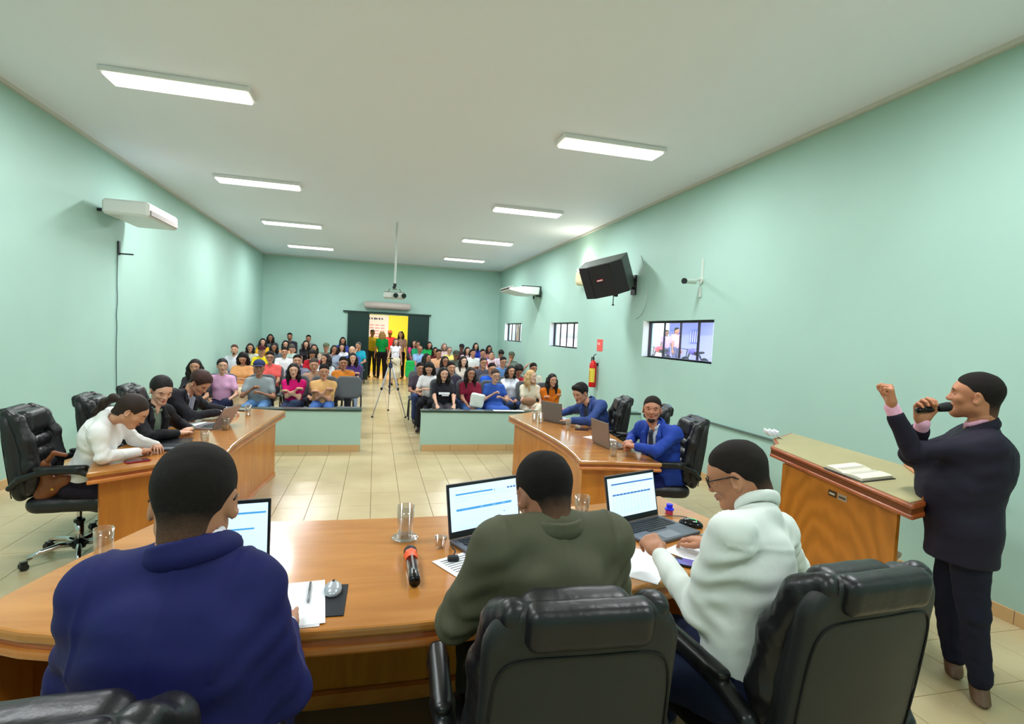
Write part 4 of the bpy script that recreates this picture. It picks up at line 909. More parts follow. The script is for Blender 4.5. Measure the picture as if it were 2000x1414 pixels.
def pub_at(x, y, yawd, label, z=0, group='audience chairs'):
    o = pch.pop() if pch else copy_tree(pch0)
    o.location = (x, y, z); o.rotation_euler = (0,0,math.radians(yawd)); o['label'] = label; o['group'] = group; return o
# ------------------------------------------------------------------ things on the desks
ZT = .93; ALU = mat('laptop_grey', (98,100,108), .35, metal=.5); KEY = mat('keycap', (28,30,34), .5); SCR = mat('screen_bezel', (20,22,26), .3)
def ui(kind):
    W_ = mat('screen_white', (204,224,244), .5, emit=.72); Bl = mat('screen_blue', (62,140,200), .3, emit=.8); Bd = mat('screen_deep_blue', (50,100,165), .3, emit=.8); Ln = mat('screen_line', (150,195,220), .3, emit=.8)
    return W_, Bl, Bd, Ln
def laptop(label, hL, hR, face, tilt, kind=0, depth=.245, H_=.235, screen=True, dark=None, z=ZT):
    hL, hR = np.array(hL), np.array(hR); c = (hL+hR)/2; w_ = np.linalg.norm(hR-hL); x = unit(hR-hL); rz = math.atan2(x[1], x[0])
    t = thing('laptop', label, 'laptop', (c[0], c[1], z+.001), rz)         # local: screen hinge at y=0, keyboard towards -y
    A_ = dark or ALU
    MB().bevbox((0,-depth/2,.009), (w_,depth,.016), .003).build('base', A_, t)
    kb = MB()
    for r in range(5):
        for k in range(15): kb.box((-w_*.43+w_*.86*(k+.5)/15+.004*(r%2), -.035-r*.021, .0185), (w_*.86/15-.0035, .0170, .003))
    kb.box((0,-.035-5*.021,.0185), (w_*.34,.017,.003)); tag(kb.build('keyboard', KEY, t), kind='stuff')
    MB().box((0,-depth+.05,.0173), (.11,.07,.001)).build('touchpad', mat('touchpad', (120,122,130), .3), t)
    R = rotx(-tilt); f = lambda y, z_: (np.array([0,0,.016])+R@np.array([0,y,z_]))
    lid = MB().bevbox(f(.004,H_/2), (w_,.008,H_), .003, R).build('lid', A_, t)
    MB().bevbox(f(-.0015,H_/2), (w_-.004,.004,H_-.004), .001, R).build('bezel', SCR, lid)
    if screen:
        W_, Bl, Bd, Ln = ui(kind); sw_, sh_ = w_-.022, H_-.045; z0 = .030
        MB().box(f(-.0040,z0+sh_/2), (sw_,.001,sh_), R).build('screen', W_, lid)
        def bar(x0, x1, y0, y1, m): MB().box(R@np.array([(x0+x1-1)/2*sw_, -.0050, z0+sh_*(y0+y1)/2])+np.array([0,0,.016]), ((x1-x0)*sw_, .001, (y1-y0)*sh_), R).build('screen_item', m, lid)
        if kind == 0: bar(.08,.98,.80,.835,Bl); bar(.08,.86,.50,.53,Bl); bar(.72,.735,.38,.40,Bd); bar(.08,.5,.66,.667,Ln); bar(.08,.7,.30,.305,Ln)
        elif kind == 1:
            bar(.08,.62,.80,.835,Bl); bar(.66,.80,.80,.806,Ln); bar(.645,.65,.77,.84,Bd)
            for a in (.86,.91,.96): bar(a-.015,a+.02,.80,.835,Bd)
            bar(.08,.9,.735,.742,Ln); bar(.08,.25,.66,.665,Ln); bar(.36,.42,.66,.665,Ln); bar(.08,.90,.44,.49,Bl); bar(.77,.785,.26,.28,Bd); bar(.1,.9,.05,.055,Ln)
            for a in (.2,.42,.6,.75): bar(a,a+.05,.455,.475,Ln)
        else:
            bar(.07,.98,.82,.855,Bd); bar(.07,.2,.755,.762,Ln); bar(.45,.6,.755,.762,Ln)
            for k in range(11): bar(.08+k*.075,.145+k*.075,.545,.585,Bd)
            for k in range(11): bar(.08+k*.075,.083+k*.075,.08,.53,Ln)
            for k in range(5): bar(.08,.92,.12+k*.09,.123+k*.09,Ln)
    return t
laptop('open laptop with a pale blue page, in front of the man in the navy suit', (-.70,2.10), (-.358,2.155), None, .22, 0)
laptop('open laptop with a blue and white page, beside the microphone and glass', (.341,2.281), (.700,2.430), None, .20, 1)
laptop('open laptop showing a table, in front of the man in the white shirt', (1.127,2.364), (1.459,2.489), None, .22, 2, .26)
laptop('dark laptop opened out flat on the desk beside the writing woman', (-1.76,5.02), (-1.50,5.05), None, 1.565, 0, .23, .23, False, mat('tablet_dark', (56,62,72), .35), .78).rotation_euler
laptop('open grey laptop beyond the hand of the woman in the black blazer', (-1.42,6.06), (-1.50,5.72), None, .50, 0, .22, .23, False, mat('laptop_silver', (150,140,142), .35, metal=.4), .78)
laptop('open laptop whose grey lid hides the hands of the man reading in the blue suit', (2.24,6.16), (2.08,6.48), None, .12, 0, .24, .24, False, mat('laptop_taupe', (110,104,100), .4), .78)
laptop('open bronze laptop beside the clasped hands of the bearded man', (2.23,4.76), (2.20,5.12), None, .12, 0, .24, .24, False, mat('laptop_bronze', (128,106,92), .4), .78)
GLS = thin_glass('drinking_glass', (.97,.98,.98), .05, .9); WATER = thin_glass('water', (.90,.94,.95), .06, .6)
def glass(x, y, z, label, saucer=False, water=0, s=1):
    t = thing('drinking_glass', label, 'glass', (x, y, z))
    MB().lathe([(.0,.004), (.026*s,.004), (.031*s,.125*s), (.0332*s,.125*s), (.0285*s,.0), (.0,.0)][::-1], n=28).build('tumbler', GLS, t, True)
    if saucer: 
        sd = thing('saucer', 'clear cut-glass saucer under the tall empty glass', 'saucer', (x, y, z-.012))
        b = MB(); V = []; N = 40
        for r, zz in ((.001,0), (.03,0), (.058,.010), (.057,.013), (.03,.004), (.001,.004)): V += [((r+.002*math.cos(10*2*math.pi*k/N)*(r > .05))*math.cos(2*math.pi*k/N), (r+.002*math.cos(10*2*math.pi*k/N)*(r > .05))*math.sin(2*math.pi*k/N), zz) for k in range(N)]
        b.add(V, [(i*N+k, i*N+(k+1)%N, (i+1)*N+(k+1)%N, (i+1)*N+k) for i in range(5) for k in range(N)]); b.build('plate', GLS, sd, True)
    if water: MB().lathe([(.0,.006), (.0255*s,.006), (.0275*s,water), (0,water)], n=24).build('water', WATER, t, True)
glass(.155, 2.35, ZT+.013, 'tall clear drinking glass standing on a cut-glass saucer behind the microphone', True, s=1.12)
glass(1.02, 2.46, ZT+.001, 'clear glass half full of water beside the olive suited man\'s head', water=.06, s=1.1)
glass(-.955, 2.28, ZT+.001, 'empty drinking glass at the corner of the presiding desk behind the navy shoulder', s=1.0)
glass(-1.387, 5.74, .781, 'glass of water standing beside the open laptop of the two women', water=.06); glass(-1.377, 5.05, .781, 'small glass on the curved desk just above the navy man\'s hair', water=.05)
glass(-1.368, 6.62, .781, 'glass near the far end of the curved desk by the suited man\'s hands', water=.03)
glass(1.945, 6.36, .781, 'thin clear glass at the far corner of the desk, left of its twin', water=.03) ; glass(1.99, 6.24, .781, 'thin clear glass right of its twin, beside the taupe laptop lid', water=.03)
glass(2.18, 5.80, .781, 'glass beside the phone between the two laptops', water=.03); glass(2.145, 4.50, .781, 'sparkling glass of water at the corner of the desk near the bearded man', water=.07, s=1.1)
cp = thing('plastic_cup', 'tiny clear plastic cup beside the laptop and the microphone', 'cup', (.298, 2.247, ZT+.001)); MB().lathe([(0,0), (.019,0), (.026,.045), (.0275,.045), (.0275,.047), (.025,.047), (.018,.002), (0,.002)], n=22).build('cup_body', thin_glass('clear_plastic', (.93,.93,.93), .12, .8), cp, True)
mi = thing('microphone', 'black microphone with an orange ring lying on the presiding desk', 'microphone', (.166, 2.05, ZT+.026)); 
BLG = mat('glossy_black', (12,12,14), .12)
MB().tube([(.0,-.150,-.004), (0,-.12,-.003), (0,.05,.0)], [.020,.0205,.023], 18).build('body', BLG, mi, True); MB().tube([(0,-.10,.0175), (0,.03,.021)], .0045, 6).build('label_strip', mat('silver_print', (170,170,175), .3, metal=.5), mi)
MB().tube([(0,.055,0), (0,.064,.0), (0,.080,.0), (0,.086,0)], [.0235,.0275,.0275,.0245], 8).build('anti_roll_ring', mat('orange_rubber', (240,86,30), .5), mi); MB().tube([(.0,.020,.001), (0,.058,.001)], [.0236,.0248], 12).build('lower_collar', mat('orange_rubber', (240,86,30), .5), mi)
soft('grille', Vol(.004).ell((.166,2.155,ZT+.026), (.027,.034,.026)).mesh(), [mat('mic_mesh', (34,34,38), .4, metal=.5, bump=.8, bscale=500)], mi)
PAP = mat('paper_white', (235,236,240), .6)
def paper(x, y, z, w_, h_, rz, label, cat='paper', lines=0, n=1, name='paper_sheet'):
    t = thing(name, label, cat, (x, y, z), rz)
    for k in range(n): MB().box((.004*k*(-1)**k,.003*k,.0012*k+.0006), (w_,h_,.001), rotz(.03*k)).build('sheet', PAP, t)
    if lines:
        b = MB(); r_ = np.random.default_rng(int(abs(x)*100))
        for k in range(lines): L = w_*r_.uniform(.5,.8); b.box((-w_*.42+L/2, h_*.42-k*h_*.84/lines, .0012*n+.0010), (L, .004, .0006))
        b.build('print_lines', mat('print_grey', (120,120,125), .8), t)
    return t
paper(-.245, 1.835, ZT+.001, .21, .297, .03, 'stack of blank white paper under the pen, partly over the desk edge', n=3, name='paper_stack')
pe = thing('pen', 'thin grey pen lying on the white paper stack', 'pen', (-.188, 1.90, ZT+.011), .05); MB().tube([(0,-.075,0), (0,-.065,0), (0,.07,0)], [.001,.0045,.0045], 8).build('barrel', mat('pen_grey', (120,122,128), .3, metal=.4), pe, True); MB().tube([(0,.0,.006), (0,.065,.006)], .0015, 6).build('clip', METAL, pe)
mp_ = thing('mouse_pad', 'black mouse pad under the silver mouse', 'mouse pad', (-.150, 1.850, ZT+.001), -.02); MB().bevbox((0,0,.0015), (.17,.215,.003), .001).build('mat', mat('pad_black', (30,31,36), .8), mp_)
ms = thing('computer_mouse', 'silver computer mouse on the black pad', 'mouse', (-.112, 1.905, ZT+.005)); SV = mat('mouse_silver', (175,180,188), .25, metal=.3)
soft('shell', Vol(.003).ell((-.112,1.905,ZT+.012), (.030,.050,.022)).cut((0,0,-1), (0,0,ZT+.005)).mesh(), [SV], ms); MB().tube([(0,.018,.0285), (0,.034,.0235)], .004, 8).build('scroll_wheel', PLA, ms)
paper(.415, 2.02, ZT+.001, .21, .30, .45, 'printed sheets beside the orange ringed microphone, under the olive sleeve', lines=14, n=2, name='paper_stack')
paper(1.09, 1.97, ZT+.001, .21, .297, -.75, 'blank white sheet between the olive suit and the white sleeve', n=2)
paper(1.40, 2.02, ZT+.003, .19, .25, .5, 'white notepad page in front of the white shirted man')
def phone(x, y, z, rz, label, case=(20,20,24), scr=(60,62,90)):
    t = thing('smartphone', label, 'phone', (x, y, z), rz); MB().bevbox((0,0,.005), (.076,.155,.009), .003).build('case', mat('phone_case', case, .3), t); MB().box((0,0,.0102), (.068,.145,.0008)).build('display', mat('phone_glass', scr, .06), t); MB().box((.022,.055,.0112), (.02,.03,.0012)).build('lens_block', BLK, t); return t
phone(1.30, 1.93, ZT+.001, .9, 'dark smartphone near the raised forearm of the white shirted man', scr=(105,100,175)); phone(-1.665, 4.474, .781, -.9, 'smartphone in a dark red case at the near corner of the curved desk', (150,20,50), (70,50,60))
phone(2.346, 5.80, .781, 1.2, 'dark red smartphone lying beside the glass between the two laptops', (60,15,20), (50,18,24)); phone(-1.50, 7.0, .781, 1.3, 'dark smartphone at the far end of the curved desk')
st = thing('rubber_stamp', 'blue topped rubber stamp with red base behind the third laptop', 'stamp', (1.556, 2.544, ZT+.001)); MB().lathe([(0,.0), (.020,0), (.020,.022), (0,.022)], n=16).build('base', mat('stamp_red', (190,60,90), .4), st); MB().lathe([(.0,.022), (.024,.022), (.024,.030), (.016,.032), (.017,.052), (0,.054)], n=18).build('knob', mat('stamp_blue', (30,40,230), .35), st)
m3 = thing('computer_mouse', 'black gaming mouse with green glowing lines near the stamp', 'mouse', (1.57, 2.36, ZT+.001), .8)
o = soft('shell', Vol(.004).ell((1.57,2.36,ZT+.008), (.036,.060,.030)).cut((0,0,-1), (0,0,ZT+.001)).mesh(), [BLG], m3); o.rotation_euler = (0,0,0)
MB().tube(smooth_poly([(-.018,-.03,.031), (.012,-.02,.034), (-.010,.0,.036), (.014,.018,.033), (.0,.035,.027)], 2), .0022, 6).build('light_line', mat('green_glow', (60,230,140), .4, emit=1.0), m3)
cbm = MB().tube(smooth_poly([(1.60,2.40,ZT+.012), (1.62,2.47,ZT+.006), (1.56,2.50,ZT+.005), (1.48,2.50,ZT+.005)], 2), .0022, 6).build('mouse_cable', BLK); tag(cbm, 'black mouse cable running behind the third laptop', 'cable')
wl = thing('card_holder', 'small open white card holder beside the gaming mouse', 'card holder', (1.60, 2.20, ZT+.001), .4); MB().bevbox((0,0,.006), (.12,.09,.010), .003).build('cover', mat('holder_grey', (120,125,130), .5), wl); MB().box((.005,.0,.012), (.09,.06,.001)).build('card', PAP, wl)
aw = thing('small_charger', 'small black plug with a short cord beside the tiny plastic cup', 'charger', (.332, 2.10, ZT+.001)); MB().bevbox((0,0,.012), (.045,.03,.022), .006).build('plug', BLK, aw); MB().tube(smooth_poly([(.0,.015,.012), (.02,.06,.02), (.01,.10,.012), (.01,.15,.010)], 2), .003, 6).build('cord', BLK, aw)
pn = thing('cap_lid', 'small pink jar lid behind the third laptop beside the glass', 'lid', (1.10, 2.40, ZT+.001)); MB().lathe([(0,0), (.022,0), (.022,.014), (.018,.017), (0,.017)], n=18).build('disc', mat('lid_pink', (225,185,195), .4), pn, True)
paper(-1.80, 4.72, .781, .21, .297, -.85, 'white sheet the woman in white is writing on', n=2); paper(-1.72, 5.98, .781, .25, .32, .3, 'open white papers in front of the woman in the black blazer', n=4, name='paper_stack'); paper(-1.60, 6.72, .781, .22, .30, .2, 'white sheets under the suited man\'s hands', n=2)
paper(2.36, 5.30, .781, .21, .297, .4, 'white sheet behind the bronze laptop lid', n=2); paper(2.1, 8.30, LW+.013, .5, .12, .0, 'white sheet lying on the dark cap of the low wall')
pw = thing('pen', 'slim pen in the writing woman\'s hand', 'pen', (-1.80, 4.80, .80)); MB().tube([(0.015,-.01,.0), (-.02,.03,.10)], .004, 8).build('barrel', mat('pen_blue', (30,40,90), .3), pw, True)
# handbag on the near chair
hb_ = thing('handbag', 'brown leather handbag on the office chair behind the writing woman', 'bag', (-2.20, 4.50, .52)); BR = mat('brown_leather', (122,66,32), .4, bump=.3, bscale=60)
soft('pouch', Vol(.008).cone((-2.26,4.50,.55), (-2.12,4.46,.66), .06, .045, k=.03, ax=(0,1,0), f=.7).cone((-2.24,4.52,.58), (-2.22,4.44,.78), .05, .028, k=.03).mesh(lambda q: .004*wob(q, 45, 3)), [BR], hb_); soft('strap', Vol(.006).chain([(-2.22,4.44,.78), (-2.16,4.42,.86), (-2.10,4.44,.84)], (.018,.016,.014), k=.01).mesh(), [BR], hb_)
MB().lathe([(.0,0), (.009,.0), (.009,.004), (0,.004)], (.03,-.075,.08), R=rotx(math.pi/2)).build('buckle', mat('brass', (200,160,70), .2, metal=1), hb_)
# tripod in the aisle
tp_ = thing('tripod', 'silver and dark camera tripod standing in the aisle', 'tripod', (.33, 11.7, 0)); SL = mat('tripod_silver', (190,192,200), .3, metal=.7); ax_ = (.33-.33, 11.7-11.7)
for fx, fy in ((-.335,-.32), (.005,.62), (.335,-.34)):
    lg = MB().tube([(fx*.12,fy*.12,1.02), (fx*.5,fy*.5,.58)], .016, 8).build('leg', SL, tp_); MB().tube([(fx*.5,fy*.5,.58), (fx,fy,.02)], .010, 8).build('lower_leg', SL, lg); MB().lathe([(0,0), (.022,0), (.020,.03), (0,.03)], (fx,fy,0)).build('foot', BLK, lg); MB().lathe([(0,0), (.024,0), (.024,.05), (0,.05)], (fx*.5,fy*.5,.555)).build('clamp', BLK, lg)
MB().tube([(0,0,.45), (0,0,1.20)], .014, 8).build('centre_column', mat('tripod_blue', (40,50,80), .4), tp_); b = MB()
for fx, fy in ((-.335,-.32), (.005,.62), (.335,-.34)): b.tube([(0,0,.50), (fx*.45,fy*.45,.62)], .007, 6)
b.build('brace', SL, tp_); MB().bevbox((0,0,1.06), (.09,.09,.12), .015).build('head', mat('tripod_blue', (40,50,80), .4), tp_); MB().bevbox((0,0,1.21), (.10,.10,.02), .004).build('plate', BLK, tp_); MB().tube([(0,0,1.16), (.12,-.14,1.08)], .009, 8).build('pan_handle', BLK, tp_)
# ------------------------------------------------------------------ the people at the desks
A3 = np.array
NAVY = (30,32,86); person('person in a navy suit seen from behind at the presiding desk, short dark hair', dict(
    hips=(-.40,1.19,.80), neck=(-.352,1.215,1.375), head=(-.364,1.275,1.462), look=(.02,.93,-.34), right=(1,-.10,.04), sh=((-.53,1.24,1.275),(-.240,1.215,1.285)), arm=.93, colh=.034, s=1.0, girth=1.08, hs=.97, drop=.085,
    wr=((-.44,1.62,.985), (-.22,1.60,.985)), el=((-.60,1.30,1.07), (-.165,1.27,1.01)), hands=('flat','flat'), kn=((-.52,1.60,.70),(-.26,1.60,.70)), an=((-.52,1.68,.23),(-.26,1.68,.23)), floor=.15,
    top='jacket', topc=NAVY, shirtc=(220,220,228), botc=(26,28,60), hair='short', hairc=(30,25,22), skin=(176,122,92), glasses=True, fold=.004), fg=True)
person('person in an olive grey suit with bowed head, seen from behind at the presiding desk', dict(
    hips=(.51,1.42,.78), neck=(.515,1.435,1.315), head=(.500,1.505,1.385), look=(-.16,.90,-.52), right=(1,.02,0), shw=.172, colh=.030, s=1.0, girth=1.1, hs=.97, drop=.06,
    wr=((.40,1.80,.985), (.62,1.83,.985)), el=((.245,1.47,1.03), (.765,1.52,1.02)), hands=('flat','relaxed'), kn=((.40,1.92,.68),(.64,1.92,.68)), an=((.40,1.96,.23),(.64,1.96,.23)), floor=.15,
    top='jacket', topc=(84,84,66), shirtc=(150,150,140), botc=(50,52,45), hair='short', hairc=(24,19,17), skin=(150,98,74), fold=.005), fg=True)
person('person in a white shirt and dark glasses writing at the end of the presiding desk', dict(
    hips=(1.17,1.44,.76), neck=(1.245,1.50,1.305), head=(1.222,1.585,1.405), look=(-.62,.66,-.42), right=(.80,.42,0), shw=.185, s=1.0, girth=1.0, hs=.96, drop=.078,
    wr=((1.07,1.80,1.05), (1.42,1.98,.995)), el=((1.02,1.475,1.00), (1.56,1.66,1.02)), handf=((-.0,.75,.2), None), handn=((-.3,.1,1), None), hands=('write','relaxed'), kn=((.93,1.76,.68),(1.20,1.88,.68)), an=((1.02,1.84,.24),(1.28,2.02,.24)), toe=(.1,.9,0), floor=.15,
    top='long', collar=True, topc=(222,228,222), botc=(26,34,58), hair='fade', hairc=(38,32,29), skin=(182,124,92), glasses=True, fold=.006, shoec=(34,26,22)), fg=True)
person('standing person in a dark suit speaking into a microphone with one fist raised', dict(
    hips=(3.13,2.17,.93), neck=(3.165,2.175,1.475), head=(3.135,2.19,1.640), look=(-.60,.80,.04), right=(.80,.60,0), shw=.175, s=1.03, girth=1.3, belly=.045, hs=1.06, drop=.055,
    handscale=1.12, wr=((2.685,2.285,1.560), (2.894,2.272,1.478)), el=((2.800,2.235,1.330), (2.99,2.40,1.27)), handf=((-.12,.02,1), (-.161,.04,.972)), handn=((.55,-.5,.0), (.236,.957,0)), hands=('fist','grip'),
    standing=True, cuff=True, colh=.072, kn=((3.13,2.10,.50),(3.22,2.31,.50)), an=((3.23,2.10,.09),(3.33,2.31,.09)), toe=(-.55,.60,0), top='jacket', topc=(34,30,44), shirtc=(238,178,205), botc=(28,30,46), hair='fade', hairc=(34,28,26), skin=(186,124,90), fold=.004, shoec=(92,68,46), sh=((3.085,2.065,1.385),(3.25,2.29,1.385))), fg=True)
mk = thing('microphone', 'black handheld microphone held up to the mouth of the speaking man', 'microphone', (2.827, 2.26, 1.545))
MB().tube([(0,0,0), (.118,-.029,.021)], [.014,.019], 14).build('body', BLG, mk, True); soft('grille', Vol(.004).cone((2.827+.120,2.26-.030,1.545+.021), (2.827+.158,2.26-.039,1.545+.028), .022, .026).mesh(), [mat('mic_mesh', (34,34,38), .4, metal=.5, bump=.8, bscale=500)], mk)
person('person in a white knit top with a ponytail, bent over writing at the curved desk', dict(
    hips=(-2.10,4.62,.60), neck=(-1.865,4.525,1.105), head=(-1.705,4.49,1.155), look=(.88,.10,-.72), right=(.25,-.97,0), fem=True, s=.98, girth=1.1, hs=.98, shw=.165,
    wr=((-1.66,4.82,.825), (-1.70,4.60,.825)), el=((-1.80,4.78,.88), (-1.84,4.36,.84)), hands=('relaxed','write'), handf=(A3((.3,-.6,0)), A3((.35,.75,0))), kn=((-1.70,4.80,.50),(-1.72,4.55,.50)), an=((-1.75,4.86,.09),(-1.78,4.58,.09)),
    top='long', topc=(232,230,228), botc=(30,24,34), tail=[(-1.775,4.48,1.230),(-1.83,4.50,1.246),(-1.90,4.53,1.205),(-1.96,4.56,1.130),(-2.02,4.59,1.05)], tailr=[.018,.026,.028,.024,.010], hair='pony', hairc=(44,30,24), skin=(196,142,112), lids=True, fold=.0028, drop=.07), fg=True)
person('person in a black blazer over a grey green blouse, looking down beside the ponytail', dict(
    hips=(-2.06,5.36,.56), neck=(-1.845,5.27,1.055), head=(-1.775,5.245,1.225), look=(.50,-.62,-.42), right=(-.42,-.82,0), fem=True, s=.96, girth=1.12, hs=.98, shw=.165,
    wr=((-1.62,5.52,.835), (-1.66,5.28,.835)), el=((-1.74,5.60,.86), (-1.80,5.04,.86)), hands=('relaxed','flat'), handf=(A3((-.2,-.7,0)), A3((.4,.6,0))), kn=((-1.70,5.50,.50),(-1.72,5.25,.50)), an=((-1.75,5.50,.09),(-1.78,5.25,.09)),
    top='jacket', topc=(32,30,34), shirtc=(118,132,116), vneck=True, botc=(28,26,30), hair='tied', hairc=(24,18,18), skin=(216,166,140), lids=False, lipc=(188,108,98), fold=.004), fg=True)
person('person in a black suit and striped tie reading with bowed head at the curved desk', dict(
    hips=(-2.10,6.25,.58), neck=(-1.905,6.30,1.065), head=(-1.765,6.27,1.185), look=(.72,-.35,-.72), right=(-.35,-.88,0), s=1.0, girth=1.12, hs=1.0, shw=.185,
    wr=((-1.60,6.62,.845), (-1.62,6.42,.845)), el=((-1.80,6.62,.88), (-1.80,6.08,.86)), hands=('relaxed','relaxed'), kn=((-1.72,6.45,.50),(-1.74,6.18,.50)), an=((-1.75,6.45,.09),(-1.78,6.18,.09)),
    top='jacket', topc=(34,32,38), shirtc=(224,218,232), vneck=True, tie=cloth((150,150,165)), botc=(28,26,30), hair='bulky', hairc=(58,32,26), skin=(196,140,112), fold=.004), fg=True)
person('person in a steel blue suit reading at the laptop, head bent, near the orange sweater', dict(
    hips=(2.80,6.22,.56), neck=(2.62,6.25,1.045), head=(2.485,6.25,1.168), look=(-.80,-.42,-.42), right=(-.35,.90,0), s=1.02, girth=1.1, hs=1.0, shw=.185,
    wr=((2.32,6.05,.85), (2.30,6.50,.85)), el=((2.46,5.86,.875), (2.52,6.68,.875)), hands=('flat','flat'), kn=((2.50,6.05,.50),(2.50,6.32,.50)), an=((2.50,6.05,.09),(2.50,6.32,.09)),
    top='jacket', topc=(52,72,128), shirtc=(50,55,70), vneck=True, botc=(36,44,84), hair='quiff', hairc=(36,32,32), skin=(200,148,122), fold=.004), fg=True)
person('bearded person in a bright blue suit with a patterned tie, hands clasped, looking up', dict(
    hips=(2.74,4.60,.56), neck=(2.585,4.53,1.055), head=(2.525,4.53,1.215), look=(-.50,-.84,.02), right=(-.42,.88,0), s=1.02, girth=1.12, hs=1.0, shw=.185,
    wr=((2.33,4.42,.885), (2.36,4.62,.885)), el=((2.44,4.27,.88), (2.52,4.88,.88)), hands=('write','write'), handf=(A3((-.45,.5,.05)), A3((-.45,-.5,.05))), kn=((2.42,4.45,.50),(2.42,4.72,.50)), an=((2.42,4.45,.09),(2.42,4.72,.09)),
    top='jacket', topc=(38,66,158), shirtc=(206,212,224), vneck=True, tie=mat('patterned_tie', (40,46,62), .5, var=.6, vscale=60), botc=(24,34,92), hair='short', hairc=(40,30,27), skin=(186,126,100), beard=True, fold=.004), fg=True)
# ------------------------------------------------------------------ the public
def chair_words(w):
    q = w.replace(',', '').split(); i = q.index('person') if 'person' in q else q.index('child'); q = q[:i]+['one']+q[i+1:]
    q = q[:11]
    while q[-1] in ('and','a','an','the','with','in','of','at','on','to','by','behind','near','above','pale','dark','long','front','light','grey','brown','blue','black','row','last','far','under','against','crossed'): q.pop()
    return 'grey audience chair under the '+' '.join(q)
SK = [(214,164,138), (194,140,112), (168,116,90), (128,88,68), (226,182,158)]
def aud(px, yc, x, col, hair, words, yaw=0, arms='lap', fem=None, sk=0, bot='trousers', botc=(52,66,104), top=None, look=None, chair=True, dz=0, hz=1.12, g=1.0, **kw):
    # x, yc: where the hips are; hz: height of the head centre
    fem = hair in ('long','bob','wavy','pony','bun','tied') if fem is None else fem
    rt = rotz(math.radians(yaw)) @ np.array([-1,0,0.]); fw = np.array([rt[1], -rt[0], 0])*1.0; fw = -np.cross(rt, (0,0,1)) if np.dot(-np.cross(rt, (0,0,1)), rotz(math.radians(yaw))@np.array([0,-1,0.])) > 0 else np.cross(rt, (0,0,1))
    P = lambda a, b, c: np.array([x, yc, dz])+rt*a+fw*b+np.array([0,0,c])
    hz -= dz; k = hz-1.12; s = .97*(1+k*.4)*(.95 if fem else 1)
    r_ = random.Random(int(px*7)); lean = kw.pop('lean', r_.uniform(-.03,.03)); dn = -.10+r_.uniform(-.1,.05)
    hd = P(r_.uniform(-.01,.01), .03+lean, hz); nk = P(0, lean*.6-.02, hz-.175*(.95 if fem else 1))
    if look is None: look = fw+np.array([.12,0,dn])
    elif look == 'down': look = fw+np.array([.05,0,-.8])
    elif look == 'right': look = fw+np.array([.8,0,-.05])
    elif look == 'left': look = fw+np.array([-.8,0,-.05])
    W_ = {'lap': ((-.07,.30,.60), (.07,.32,.59)), 'crossed': ((.085,.17,.775), (-.085,.16,.815)), 'knees': ((-.14,.36,.60), (.14,.36,.60)), 'phone': ((-.05,.30,.76), (.05,.30,.76)),
          'chin': ((-.05,.25,.66), (.05,.11,hz-.14)), 'raised': ((-.08,.28,.62), (.22,.16,hz+.02)), 'clasp': ((-.07,.24,.74), (.05,.22,.80)), 'hip': ((-.10,.28,.62), (.16,.10,.60))}[arms]
    if arms == 'clasp': kw['hands'] = ('fist', 'grip')
    if arms == 'crossed': kw['handf'] = (rt*.9-fw*.6, -rt*.9-fw*.6); kw['hands'] = ('fist', 'fist')
    kx = .12 if not fem else .09
    if kw.pop('legs', '') == 'over': kn = (P(-.06,.42,.60), P(.10,.42,.50)); an = (P(.14,.56,.32), P(.08,.36,.09))
    else: kn = (P(-kx,.43,.51), P(kx,.43,.51)); an = (P(-kx,.40+r_.uniform(-.08,.08),.09), P(kx,.40+r_.uniform(-.08,.08),.09))
    S = dict(shw=.152 if fem else .166, hips=P(0,-.05,.53), neck=nk, head=hd, look=look, right=rt, s=s, hs=.98 if not fem else .94, girth=g, fem=fem, wr=[P(*q) for q in W_],
             kn=kn, an=an, skin=SK[sk], top=top or 'tshirt', topc=col, botc=botc, bottom=bot, hair=hair, floor=dz, **kw)
    S['hint'] = (-np.array([0,0,.9])-rt*.7-fw*.1, -np.array([0,0,.9])+rt*.7-fw*.1)
    # left hand in this frame is on the -right side
    person(words, S, group='people seated in the public rows')
    if chair: pub_at(*(P(0,-.02,0)[:2]), 180+yaw, chair_words(words), dz)
R1, R2, R3, R4, R5, R6, R7, R8, R9, R10 = 9.35, 10.35, 11.35, 12.35, 13.4, 14.45, 15.5, 16.5, 17.6, 18.55
def U(px, py, Y):                              # world X and Z where the sight line through a photo point meets depth Y
    d = CM.T @ np.array([(px-1000)/1054.94, (py-707)/1054.94, 1.]); return d[0]*Y/d[1], CAMZ+d[2]*Y/d[1]
JE = (70,98,150); DK = (34,34,44)
